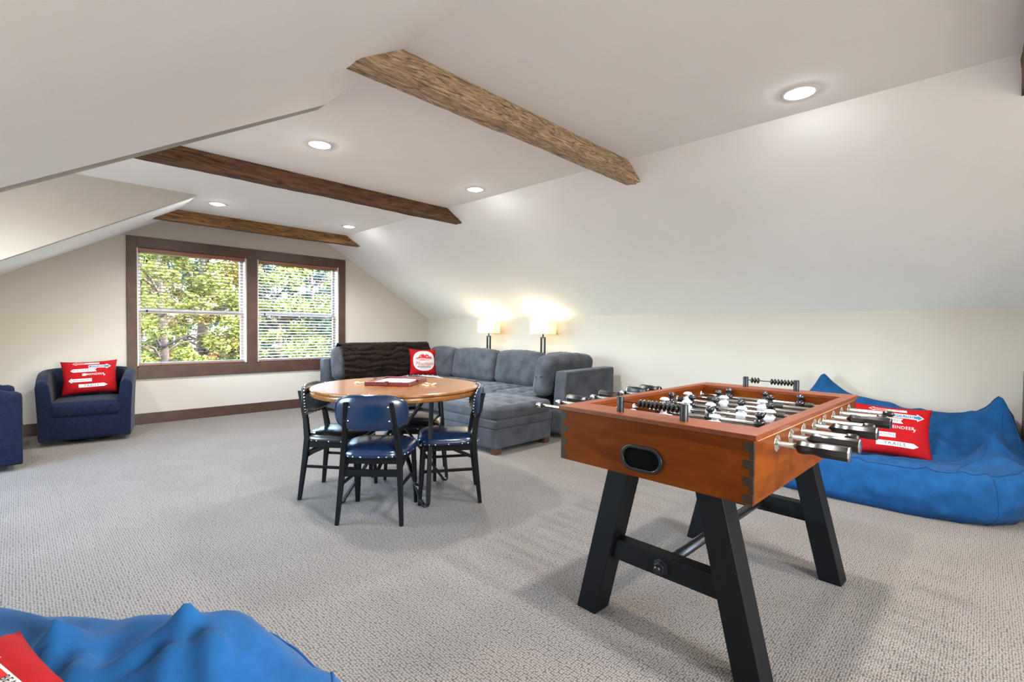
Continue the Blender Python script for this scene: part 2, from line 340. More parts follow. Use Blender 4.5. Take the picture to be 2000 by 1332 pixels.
# ------------------------------------------------------------------ ceiling beams
def beam(y0, y1, m, label, seed, xa=None):
    zb = 2.403
    def xl(z): return XL - (H_ - z) / SL - .01
    def xr(z): return XR + (H_ - z) / SL + .01
    n = 70; ring = 16; vs = []
    cyc = (y0 + y1) / 2; hw = (y1 - y0) / 2
    for i in range(n + 1):
        for j in range(ring):
            t = j / ring * 4
            if t < 1: y, z = -1 + 2 * t, 0
            elif t < 2: y, z = 1, t - 1
            elif t < 3: y, z = 1 - 2 * (t - 2), 1
            else: y, z = -1, 1 - (t - 3)
            rr = .10
            if z < rr * 1.2 and abs(y) > 1 - rr * 2: y *= (1 - .10 * (1 - z / (rr * 1.2)))
            zz = zb + z * (H_ + .02 - zb)
            a, b = (xl(zz) if xa is None else xa), xr(zz)
            x = a + (b - a) * i / n
            q = Vector((x * 1.1, y + seed, z * 2 + seed))
            dy = noise.noise(q * 2.2) * .007 + noise.noise(q * 7) * .004
            dz = (noise.noise(q * 2.0 + Vector((9, 0, 0))) * .006 + noise.noise(q * 8) * .003) if z < .5 else 0
            vs.append((x, cyc + y * hw + dy, zz + dz))
    fs = [(i * ring + j, i * ring + (j + 1) % ring, (i + 1) * ring + (j + 1) % ring, (i + 1) * ring + j) for i in range(n) for j in range(ring)]
    fs += [tuple(range(ring))[::-1], tuple(n * ring + j for j in range(ring))]
    o = MB().add(vs, fs).build('ceiling_beam', m); bmx = o.data
    b_ = bmesh.new(); b_.from_mesh(bmx); bmesh.ops.recalc_face_normals(b_, faces=b_.faces); b_.to_mesh(bmx); b_.free()
    tag(o, label, 'beam', 'rustic beams across the ceiling'); return o
beam(2.02, 2.155, 'beamA', 'pale weathered rustic beam nearest in full view on the ceiling', 1.3)
beam(4.275, 4.40, 'beamB', 'dark brown rustic beam second from the window wall', 5.1, xa=.3)
beam(6.615, 6.735, 'beamC', 'golden brown rustic beam closest to the window wall', 9.7)
beam(-.23, -.095, 'beamB', 'rustic beam whose end peeks in at the upper right corner', 3.3)
# ------------------------------------------------------------------ recessed downlights
def downlight(x, y, label, lens='lens'):
    t = thing('recessed_light', label, 'ceiling light', (x, y, H_), group='recessed lights in the flat ceiling')
    MB().lathe([(.058, -.002), (.062, -.007), (.088, -.005), (.094, 0.0)], 32, closed=False).build('trim_ring', 'white', t, smooth=True)
    MB().lathe([(.0001, -.016), (.02, -.0152), (.038, -.0126), (.051, -.0085), (.0595, -.0035)], 32, closed=False).build('lens', lens, t, smooth=True)
    ld = bpy.data.lights.new('downlight', 'SPOT'); ld.spot_size = radians(150); ld.spot_blend = .65; ld.shadow_soft_size = .05
    ld.energy = LAMP_W * (1 if lens == 'lens' else 1.7); ld.color = (1, .99, .975) if lens == 'lens' else (1, .90, .76)
    lo = bpy.data.objects.new('downlight', ld); COL.objects.link(lo); lo.parent = t; lo.location = (0, 0, -.062)
    return t
dl = [(1.555, 3.49, 'recessed light left of the table between near beam and middle beam'), (3.06, 3.50, 'recessed light on the right between near beam and middle beam'),
      (3.05, .77, 'large recessed light at the upper right above the foosball table'), (1.535, 5.98, 'recessed light on the left just before the beam by the window'),
      (3.06, 6.0, 'recessed light on the right just before the beam by the window'), (1.55, .77, 'recessed light above the viewpoint out of view'), (-.35, 4.35, 'recessed light inside the left dormer')]
M['warmlens'] = emat('added_warm_lens', (1, .90, .76), 110)
dl += [(1.55, -1.75, 'warm recessed light added behind the viewpoint on the left', 'warmlens'), (3.05, -1.75, 'warm recessed light added behind the viewpoint on the right', 'warmlens')]  # pair added out of view to throw warm light on the right side
for a in dl: downlight(*a)
# ------------------------------------------------------------------ pillows with print
def slice_bm(bm, step, axis):
    co = [v.co[axis] for v in bm.verts]
    if not co: return
    a = math.floor(min(co) / step) * step
    n = Vector((0, 0, 0)); n[axis] = 1
    while a < max(co):
        a += step; p = Vector((0, 0, 0)); p[axis] = a
        bmesh.ops.bisect_plane(bm, geom=bm.verts[:] + bm.edges[:] + bm.faces[:], plane_co=p, plane_no=n)
def pillow_fn(pw, ph, th, seed=0):
    def fn(u, v, side=1):
        x = pw / 2 * u * (1 - .085 * (1 - v * v) ** 1 * abs(u) ** 3); z = ph / 2 * v * (1 - .085 * (1 - u * u) * abs(v) ** 3)
        t = max(0, (1 - u ** 4) * (1 - v ** 4)) ** .55
        r = noise.noise(Vector((u * 1.6 + seed, v * 1.6, side))) * .012 * t
        return Vector((x, -side * (th / 2 * t) - side * r, z))
    return fn
def make_pillow(name, label, pw, ph, th, group=None, seed=0):
    t = thing(name, label, 'pillow', group=group)
    fn = pillow_fn(pw, ph, th, seed)
    mb = MB(); n = 28
    f = lambda a: (a * 2 - 1)
    for sd_ in (1, -1): mb.grid((lambda u, v: fn(f(u), f(v), sd_)) if sd_ == 1 else (lambda u, v: fn(-f(u), f(v), -1)), n, n)
    mb.build('cover', 'red', t, smooth=True, weld=.0004)
    return t, fn, pw, ph
def lay(P, bm, name, m, off, parent=None):
    """bm lies in the (x,y) print plane in metres -> wrapped on the pillow front"""
    t, fn, pw, ph = P
    bmesh.ops.triangulate(bm, faces=bm.faces)
    slice_bm(bm, .02, 0); slice_bm(bm, .02, 1)
    for v in bm.verts:
        u, w_ = v.co.x / (pw / 2), v.co.y / (ph / 2)
        p = fn(u, w_); e = .01
        nn = (fn(u + e, w_) - p).cross(fn(u, w_ + e) - p).normalized()
        if nn.y > 0: nn = -nn
        v.co = p + nn * off
    bmesh.ops.recalc_face_normals(bm, faces=bm.faces)
    me = bpy.data.meshes.new(name); bm.to_mesh(me); bm.free(); me.materials.append(M[m])
    o = bpy.data.objects.new(name, me); COL.objects.link(o); o.parent = parent or t
    return o
def poly_bm(pts):
    bm = bmesh.new(); bm.faces.new([bm.verts.new((x, y, 0)) for x, y in pts]); return bm
def text_bm(s, size, x, y, shear=0, space=1.0, wscale=1.0, bold=0):
    cu = bpy.data.curves.new('lettering', 'FONT'); cu.body = s; cu.size = size; cu.align_x = 'CENTER'; cu.align_y = 'CENTER'; cu.shear = shear; cu.space_character = space; cu.offset = bold; cu.resolution_u = 2
    ob = bpy.data.objects.new('lettering', cu); COL.objects.link(ob)
    bpy.context.view_layer.update()
    me = bpy.data.meshes.new_from_object(ob.evaluated_get(bpy.context.evaluated_depsgraph_get()))
    bpy.data.objects.remove(ob)
    bm = bmesh.new(); bm.from_mesh(me); bpy.data.meshes.remove(me)
    for v in bm.verts: v.co = Vector((v.co.x * wscale + x, v.co.y + y, 0))
    return bm
def sign_pillow(label, pw=.50, ph=.40, seed=0):
    P = make_pillow('throw_pillow', label, pw, ph, .15, 'red pillows printed with trail signs', seed)
    k = pw / .5
    def S_(pts, m, off, name='printed_sign', par=None): return lay(P, poly_bm([(x * k, y * k) for x, y in pts]), name, m, off, par)
    def T_(s, size, x, y, m, off, par, sp=1.15, ws=1.0): return lay(P, text_bm(s, size * k, x * k, y * k, 0, sp * .95, ws, 0), 'lettering', m, off, par)
    o1, o2, o3 = .0009, .0014, .0019
    # BEAR AREA (outlined arrow to the left)
    a = S_([(-.145, .150), (-.11, .168), (-.105, .160), (.09, .160), (.09, .139), (-.105, .139), (-.11, .130)], 'pwhite', o1)
    S_([(-.138, .150), (-.112, .162), (-.11, .155), (-.04, .155), (-.04, .143), (-.11, .143), (-.112, .137)], 'pred', o2, 'printed_sign', a)
    T_('BEAR AREA', .019, .01, .149, 'pink', o3, a)
    # HIKING (teal arrow to the right)
    a = S_([(-.005, .125), (.15, .125), (.15, .139), (.196, .108), (.15, .077), (.15, .091), (-.005, .091)], 'pwhite', o1)
    S_([(0, .119), (.156, .119), (.156, .128), (.186, .108), (.156, .088), (.156, .097), (0, .097)], 'pteal', o2, 'printed_sign', a)
    T_('HIKING', .028, .075, .108, 'pwhite', o3, a, 1.3)
    # MOUNTAINS (swallow tail)
    a = S_([(-.165, .066), (-.14, .085), (.065, .085), (.05, .066), (.065, .047), (-.14, .047)], 'pwhite', o1)
    T_('MOUNTAINS', .0285, -.045, .066, 'pink', o3, a, 1.25)
    # REINDEER (arrow written into the word)
    a = S_([(-.062, .030), (-.047, .016), (-.062, .002), (-.032, .002), (-.018, .0145), (-.004, .0145), (-.004, .0175), (-.018, .0175), (-.032, .030)], 'pwhite', o1)
    T_('REINDEER', .032, .055, .016, 'pwhite', o2, a, 1.15)
    S_([(.118, .016), (.128, .008), (.140, .012), (.132, -.006), (.122, -.010), (.130, .001)], 'pwhite', o1, 'printed_sign', a)
    # CAMPGROUND (arrow to the left)
    a = S_([(-.185, -.047), (-.152, -.018), (-.152, -.030), (.02, -.030), (.02, -.066), (-.152, -.066), (-.152, -.078)], 'pwhite', o1)
    T_('CAMPGROUND', .0245, -.070, -.048, 'pink', o3, a, 1.2)
    # TRAILS (pointed board to the right)
    a = S_([(-.095, -.094), (.125, -.094), (.158, -.113), (.125, -.132), (-.095, -.132)], 'pwhite', o1)
    T_('TRAILS', .034, .015, -.113, 'pink', o3, a, 1.35)
    return P[0]
def place(o, loc, face, lean, roll=0):
    """face: azimuth (deg) the print looks to, lean: tilt back (deg)"""
    o.location = loc
    o.rotation_euler = (Matrix.Rotation(radians(face + 90), 3, 'Z') @ Matrix.Rotation(radians(-lean), 3, 'X') @ Matrix.Rotation(radians(roll), 3, 'Y')).to_euler()
# ------------------------------------------------------------------ armchairs
def armchair(loc, rz, label):
    """faces local -y; origin on the floor at the centre"""
    t = thing('armchair', label, 'armchair', loc, rz, 'navy swivel armchairs')
    # barrel shell: U-shaped wall swept around the seat, arms slope to the front
    n = 40; hw, hd = .385, .37; th = .105
    def path(s):
        # s 0..1 from front of right arm, round the back, to front of left arm : plan superellipse
        a = -pi * .5 + 2 * pi * (.125 + .0) ; L = 1.0
        if s < .28: k = s / .28; return Vector((hw - .03 * (1 - k), -hd + (hd + .05) * k, 0)), Vector((1, 0, 0))
        if s > .72: k = (1 - s) / .28; return Vector((-hw + .03 * (1 - k), -hd + (hd + .05) * k, 0)), Vector((-1, 0, 0))
        k = (s - .28) / .44; an = pi * k
        return Vector((hw * math.copysign(abs(cos(an)) ** .75, cos(an)), .05 + (hd - .05) * sin(an) ** .75, 0)), Vector((cos(an), sin(an), 0)).normalized()
    prof = 12; vs = []
    for i in range(n + 1):
        s = i / n; p, nn = path(s)
        top = .655 + .085 * sin(pi * min(1, max(0, (s - .06) / .88))) ** .6 - (.02 if s < .02 or s > .98 else 0)
        th2 = th
        flare = .018
        ring = []
        # outside bottom -> outside top -> rounded roll -> inside top -> inside bottom
        pts = [(-.012, .05), (0, .06), (.004, .3), (flare, top - .06)]
        for q in range(6):
            an = pi * q / 5; pts.append((flare - th2 / 2 + th2 / 2 * cos(an), top - .055 + .055 * sin(an)))
        pts += [(-th2 - .005, .38), (-th2, .06)]
        for off, z in pts: ring.append(p + nn * off + Vector((0, 0, z)))
        vs += ring
    k = len(pts)
    fs = [(i * k + j, (i + 1) * k + j, (i + 1) * k + j + 1, i * k + j + 1) for i in range(n) for j in range(k - 1)]
    fs += [tuple(range(k)), tuple(n * k + j for j in range(k))[::-1]]
    MB().add(vs, fs).build('shell', 'navy', t, smooth=True, bevel=.012, weld=.0005)
    rbox(MB(), .285, .30, .115, .03, 5, (0, .006, .0), Matrix.Translation((0, -.072, .165))).build('front_panel', 'navy', t, smooth=True, weld=.0004)
    rbox(MB(), .279, .315, .075, .045, 8, (0, .012, .022), Matrix.Translation((0, -.062, .352))).build('seat_cushion', 'navy', t, smooth=True, weld=.0004)
    MB().lathe([(.22, .0), (.235, .004), (.235, .018), (.2, .03), (.12, .052)], 32).build('swivel_base', 'blackmetal', t, smooth=True)
    return t
armchair((.535, 6.86, 0), radians(-8), 'navy barrel armchair with a red pillow beside the window')
armchair((-.365, 5.985, 0), radians(94), 'navy barrel armchair cut off by the left edge of the view')
p = sign_pillow('red pillow printed with trail signs on the navy armchair', .47, .37, 1.7); place(p, (.55, 6.905, .64), -98, 18, -2)
# ------------------------------------------------------------------ sectional sofa
sofa = thing('sectional_sofa', 'grey velvet corner sofa along the window wall and knee wall', 'sofa', (4.2, 5.2, 0))
def sp(mb, name, m='sofa', bevel=0, parent=None, smooth=True, sub=0):
    o = mb.build(name, m, parent or sofa, smooth=smooth, bevel=bevel, weld=.0004 if not bevel else 0)
    if parent is None: o.location = (-4.2, -5.2, 0)
    return o
def solid(name, x0, x1, y0, y1, z0, z1, r=.025, puff=(0, 0, 0), m='sofa'):
    c = Vector(((x0 + x1) / 2, (y0 + y1) / 2, (z0 + z1) / 2))
    return sp(rbox(MB(), (x1 - x0) / 2, (y1 - y0) / 2, (z1 - z0) / 2, r, 5, puff, Matrix.Translation(c)), name, m)
def tuft_seat(name, x0, x1, y0, y1, z0, z1, parent=None, nx=4, ny=4, k=22, m='sofa', dep=.020):
    c = Vector(((x0 + x1) / 2, (y0 + y1) / 2, (z0 + z1) / 2)); hx, hy, hz = (x1 - x0) / 2, (y1 - y0) / 2, (z1 - z0) / 2
    pts = [(-hx + 2 * hx * (i + .5) / nx, -hy + 2 * hy * (j + .5) / ny) for i in range(nx) for j in range(ny)]
    def f(p):
        if p.z > 0:
            d = sum(exp(-((p.x - a) ** 2 + (p.y - b) ** 2) / .0016) for a, b in pts)
            lx = min(abs(p.x - (-hx + 2 * hx * (i + .5) / nx)) for i in range(nx)); ly = min(abs(p.y - (-hy + 2 * hy * (j + .5) / ny)) for j in range(ny))
            inside = 1 if (abs(p.x) < hx * .8 and abs(p.y) < hy * .8) else .3
            p.z -= dep * min(1, d) + .006 * inside * (exp(-(lx / .018) ** 2) + exp(-(ly / .018) ** 2))
        p.z += .004 * fbm(p + c, 6)
        return p
    return sp(rbox(MB(), hx, hy, hz, .05, k, (.006, .006, .022), Matrix.Translation(c), f), name, m, parent=parent)
def back_cushion(name, w_, h_, t_, m4, seed):
    def f(p):
        n = fbm((p.x * 1.3 + seed, p.y, p.z), 3.5) * .010
        # gathered wrinkles along the top edge
        wv = sin(p.x * 95 + 3 * noise.noise(Vector((p.x * 6, seed, 0)))) * .0045 * max(0, (p.z / (h_ / 2)) - .55) * 2
        p.y += n + (wv if p.y < 0 else 0); p.z += .5 * n + wv * .8
        # slight slump
        p.z -= .02 * (p.x / (w_ / 2)) ** 2 * (1 if p.z > 0 else 0)
        return p
    return sp(rbox(MB(), w_ / 2, t_ / 2, h_ / 2, .075, 16, (.006, .04, .015), m4, f), name)
# bases
for b in ((4.06, 4.90, 3.43, 5.93), (3.10, 4.90, 5.95, 6.74)):
    solid('base', b[0], b[1], b[2], b[3], .055, .30)
for b in ((4.06, 4.72, 3.62, 4.28), (4.06, 4.72, 4.29, 5.10), (4.06, 4.72, 5.11, 5.93)):
    tuft_seat('seat_cushion', *b, .29, .465)
for b in ((3.11, 4.05, 5.96, 6.55), (4.06, 4.72, 5.95, 6.55)):
    tuft_seat('seat_cushion', *b, .29, .465)
# frames
solid('back_frame', 4.88, 5.02, 3.43, 6.75, .055, .74, .03)
solid('back_frame', 3.07, 5.02, 6.74, 6.90, .055, .76, .03)
def endf(p):
    return p
# end panel with raked front edge
mb = MB().prism([(4.14, 3.27, .055), (5.16, 3.27, .055), (5.16, 3.27, .755), (4.20, 3.27, .742)], (0, .16, 0))
sp(mb, 'end_panel', bevel=.022)
# back cushions: local x = width, y = thickness, z = height
def cm(x, y, z, az, lean): return Matrix.Translation((x, y, z)) @ Matrix.Rotation(radians(az), 4, 'Z') @ Matrix.Rotation(radians(-lean), 4, 'X')
for y0, y1, sd_ in ((4.91, 5.84, 1.), (4.06, 4.90, 4.), (3.44, 4.05, 8.)):
    back_cushion('back_cushion', y1 - y0, .46, .19, cm(4.755, (y0 + y1) / 2, .685, -90, 10), sd_)
back_cushion('back_cushion', .62, .46, .19, cm(4.755, 6.16, .685, -90, 10), 11.)
for x0, x1, sd_ in ((3.13, 3.98, 2.), (3.99, 4.72, 5.)):
    back_cushion('back_cushion', x1 - x0, .47, .19, cm((x0 + x1) / 2, 6.62, .70, 0, 9), sd_)
back_cushion('back_cushion', .90, .46, .20, cm(4.52, 3.555, .69, 180, 12), 14.)
for x, y in ((4.10, 3.48), (5.08, 3.33), (3.16, 6.0), (3.16, 6.8), (4.10, 5.9)):
    sp(MB().box(x - .035, x + .035, y - .035, y + .035, 0, .06), 'foot', 'footwood', bevel=.004)
ott = thing('ottoman', 'square grey tufted storage ottoman in front of the sofa', 'ottoman', (3.57, 3.72, 0))
def op(o): o.location = (-3.57, -3.72, 0); return o
op(sp(rbox(MB(), .413, .413, .097, .02, 5, (.004, .004, 0), Matrix.Translation((3.575, 3.713, .150))), 'base', parent=ott))
op(sp(rbox(MB(), .418, .418, .042, .015, 5, (.003, .003, 0), Matrix.Translation((3.575, 3.713, .287))), 'lid_band', parent=ott))
op(tuft_seat('cushion', 3.155, 3.995, 3.293, 4.133, .322, .462, ott, 4, 4))
for x, y in ((3.215, 3.345), (3.935, 3.345), (3.215, 4.08), (3.935, 4.08)):
    op(sp(MB().box(x - .04, x + .04, y - .035, y + .035, 0, .056), 'foot', 'footwood', bevel=.004, parent=ott))
# brown throw draped over the window-side back cushions
def throwf(u, v):
    x = 3.21 + 1.50 * u
    # v 0 bottom front .. .72 top edge .. 1 behind
    k = v
    if k < .74:
        z = .475 + .475 * (k / .74); y = 6.46 + .085 * (k / .74) - .045 * sin(pi * k / .74)
    else:
        a = (k - .74) / .26 * pi; z = .95 + .022 * sin(a) - .11 * max(0, (a - pi / 2) / (pi / 2)); y = 6.545 + .13 * (1 - cos(a)) * .8
    q = Vector((x * 5, v * 9, 0))
    b = noise.noise(q + Vector((0, 0, 3))) * .02 + abs(noise.noise(q * 2.2)) * .024
    r = sin(v * 46 + 5 * noise.noise(Vector((x * 3, v * 4, 1)))) * .009
    hem = .025 * noise.noise(Vector((x * 4, 0, 7)))
    return Vector((x + .03 * noise.noise(Vector((v * 5, u * 2, 2))), y - .022 - b - r, z + (hem if v < .1 else 0) + (.3 * b if v > .6 else 0)))
th_ = MB().grid(throwf, 110, 80).build('throw_blanket', 'throw', smooth=True)
md = th_.modifiers.new('solid', 'SOLIDIFY'); md.thickness = .014; md.offset = 1
tag(th_, 'dark brown faux fur throw spread over the sofa back', 'blanket')
# "Mountain weekend" pillow
P = make_pillow('throw_pillow', 'square red pillow with white mountain emblem on the sofa', .44, .43, .14, 'red pillow with mountain emblem', 3.1)
emb = lay(P, poly_bm([(.172 * math.copysign(abs(cos(a)) ** .85, cos(a)), .012 + .162 * math.copysign(abs(sin(a)) ** .85, sin(a))) for a in [2 * pi * i / 48 for i in range(48)]]), 'printed_emblem', 'pwhite', .002)
for pts in ([(-.135, .035), (-.108, .065), (-.095, .058), (-.07, .085), (-.04, .125), (-.025, .14), (.0, .11), (.02, .09), (.035, .112), (.04, .128), (.065, .112), (.085, .07), (.095, .085), (.11, .075), (.135, .04), (.06, .045), (-.05, .055)],
            [(-.135, .025), (-.05, .043), (.06, .035), (.13, .03), (.06, .027), (-.05, .033)], [(-.115, .008), (-.04, .024), (.04, .016), (.09, .014), (.04, .010), (-.04, .015)]):
    lay(P, poly_bm(pts), 'mountain_print', 'pred', .0032, emb)
for pts in ([(-.045, .113), (-.026, .133), (-.012, .118), (-.022, .112), (-.028, .118), (-.036, .106)], [(.042, .122), (.06, .108), (.052, .098), (.044, .106)], [(-.06, .075), (-.05, .095), (-.038, .07)], [(.03, .07), (.05, .085), (.07, .064)]):
    lay(P, poly_bm(pts), 'snow_print', 'pwhite', .0042, emb)
lay(P, text_bm('Mountain', .088, 0, -.036, .35, .92, .92, 0), 'lettering', 'pred', .0034, emb)
lay(P, text_bm('WEEKEND', .042, 0, -.088, 0, 1.25, .95, .001), 'lettering', 'pink', .0034, emb)
place(P[0], (4.475, 6.33, .672), -112, 14, 1)
# ------------------------------------------------------------------ lamps behind the sofa
def lamp(x, y, label):
    t = thing('floor_lamp', label, 'lamp', (x, y, 0), 0, 'matching lamps behind the sofa')
    MB().box(-.08, .08, -.11, .11, 0, .02).build('base', 'legmetal', t, bevel=.004)
    mb = MB().box(-.012, .012, -.042, -.020, .02, 1.08).box(-.012, .012, .020, .042, .02, 1.08).box(-.012, .012, -.042, .042, 1.08, 1.102)
    mb.build('stem', 'legmetal', t, bevel=.002)
    MB().lathe([(.007, 1.10), (.013, 1.108), (.011, 1.125), (.007, 1.14), (.007, 1.18)], 14).build('neck', 'legmetal', t, smooth=True)
    # rectangular shade, open top and bottom
    hx, hy, r = .085, .175, .02; pts = []
    for sx, sy, a0 in ((1, 1, 0), (-1, 1, 90), (-1, -1, 180), (1, -1, 270)):
        for k in range(5):
            a = radians(a0 + 90 * k / 4); pts.append((sx * (hx - r) + r * cos(a), sy * (hy - r) + r * sin(a)))
    n = len(pts); vs = [(x_, y_, z_) for z_ in (1.145, 1.333) for x_, y_ in pts]
    sh = MB().add(vs, [(i, (i + 1) % n, n + (i + 1) % n, n + i) for i in range(n)]).build('lamp_shade', 'shade', t, smooth=False)
    md = sh.modifiers.new('solid', 'SOLIDIFY'); md.thickness = .003
    MB().lathe([(.001, 1.18), (.015, 1.185), (.028, 1.22), (.03, 1.24), (.02, 1.265), (.001, 1.272)], 16).build('bulb', emat('bulb_glow', (1, .78, .48), 3), t, smooth=True)
    ld = bpy.data.lights.new('lamp_light', 'POINT'); ld.energy = 4.2; ld.color = (1, .78, .50); ld.shadow_soft_size = .032
    lo = bpy.data.objects.new('lamp_light', ld); COL.objects.link(lo); lo.parent = t; lo.location = (0, 0, 1.31)
    return t
lamp(5.13, 5.52, 'lit lamp with cream shade behind the sofa nearer the window corner')
lamp(5.13, 4.41, 'lit lamp with cream shade behind the sofa nearer the foosball table')
# ------------------------------------------------------------------ round table and game
TC = (1.955, 3.085); TZ = .787
tb = thing('round_table', 'round wooden table on black metal hairpin legs', 'table', (TC[0], TC[1], 0))
top_ = MB().lathe([(.0001, TZ), (.30, TZ), (.580, TZ)], 96, closed=False).build('table_top', 'ttop', tb, rz=radians(40))
edge_ = [(.580, TZ), (.5885, TZ - .0012), (.5955, TZ - .0045), (.5995, TZ - .010), (.599, TZ - .0155), (.595, TZ - .0185), (.589, TZ - .0195), (.5875, TZ - .0215), (.589, TZ - .0235), (.594, TZ - .025), (.5955, TZ - .030), (.5955, TZ - .047), (.593, TZ - .053), (.586, TZ - .056)]
MB().lathe(edge_, 120, closed=False).build('table_edge', 'ttop', tb, smooth=True, rz=radians(40))
MB().lathe([(.586, TZ - .056), (.0001, TZ - .056)], 96, closed=False).build('underside', 'ttop', tb, rz=radians(40))
def strap(path, w_, t_, parent, name='leg'):
    mb = MB()
    for a, b in zip(path[:-1], path[1:]): mb.bar(a, b, w_, t_, up=(0, 0, 1))
    return mb.build(name, 'legmetal', parent, bevel=.0025)
for k in range(4):
    a = radians(-96 + 90 * k); e = Vector((cos(a), sin(a), 0)); n_ = Vector((-sin(a), cos(a), 0))
    ro = .435
    mb = MB()
    w_ = .030; t_ = .014
    # outer bar, rounded foot, inner bar through the hub and up to the top
    path = [e * (ro - .035) + n_ * .055 + Vector((0, 0, TZ - .057)), e * ro + n_ * .012 + Vector((0, 0, .03)), e * (ro - .006) + n_ * .006 + Vector((0, 0, .012)), e * (ro - .02) + Vector((0, 0, .007)),
            e * (ro - .04) - n_ * .004 + Vector((0, 0, .012)), e * (ro - .052) - n_ * .008 + Vector((0, 0, .03)), e * .05 - n_ * .02 + Vector((0, 0, .47)), e * .20 - n_ * .12 + Vector((0, 0, TZ - .057))]
    for p_, q_ in zip(path[:-1], path[1:]):
        d = (q_ - p_).normalized(); mb.bar(p_ - d * .004, q_ + d * .004, t_, w_, up=n_)
    mb.build('leg', 'legmetal', tb, bevel=.002)
MB().lathe([(.05, .455), (.055, .46), (.055, .485), (.05, .49)], 20).build('hub', 'legmetal', tb, smooth=True)
MB().lathe([(.24, TZ - .062), (.24, TZ - .056)], 32).build('mounting_plate', 'legmetal', tb)
gb = thing('game_board', 'wooden board game box lid with pale board on the round table', 'board game', (2.005, 3.17, TZ), radians(-53))
MB().box(-.165, .165, -.20, .20, .001, .012).build('board_base', 'boardwood', gb, bevel=.002)
MB().box(-.148, .148, -.183, .183, .0121, .0155).build('playing_surface', 'boardface', gb)
for b in ((-.168, .168, -.203, -.186), (-.168, .168, .186, .203)): MB().box(b[0], b[1], b[2], b[3], .001, .029).build('frame_rail', 'boardwood', gb, bevel=.003)
for b in ((-.168, -.151, -.186, .186), (.151, .168, -.186, .186)): MB().box(b[0], b[1], b[2], b[3], .001, .029).build('frame_rail', 'boardwood', gb, bevel=.003)
for x, y in ((-.168, .0), (.0, -.203), (.168, -.02), (0, .203)): MB().box(x - .012, x + .012, y - .012, y + .012, .012, .036).build('corner_clasp', 'boardwood', gb, bevel=.002)
for gi, (cx, cy, lab) in enumerate(((1.815, 3.315, 'single loose ivory game tile left of the board game'), (2.10, 2.92, 'single loose ivory game tile right of the board game'))):
    rnd = random.Random(gi + 3)
    for i in range(9):
        x = cx + rnd.uniform(-.05, .05); y = cy + rnd.uniform(-.05, .05)
        r_ = rbox(MB(), .0095, .0115, .0035, .0015, 1).build('game_tile', 'tile', None, smooth=True, weld=.0002)
        r_.location = (x, y, TZ + .0036 + (.0072 if i > 6 else 0)); r_.rotation_euler.z = rnd.uniform(0, 3)
        tag(r_, lab.replace('single loose ivory game tile', 'small ivory game tile in the little heap'), 'game tile', 'game tiles in the heap ' + ('left' if gi == 0 else 'right') + ' of the board')
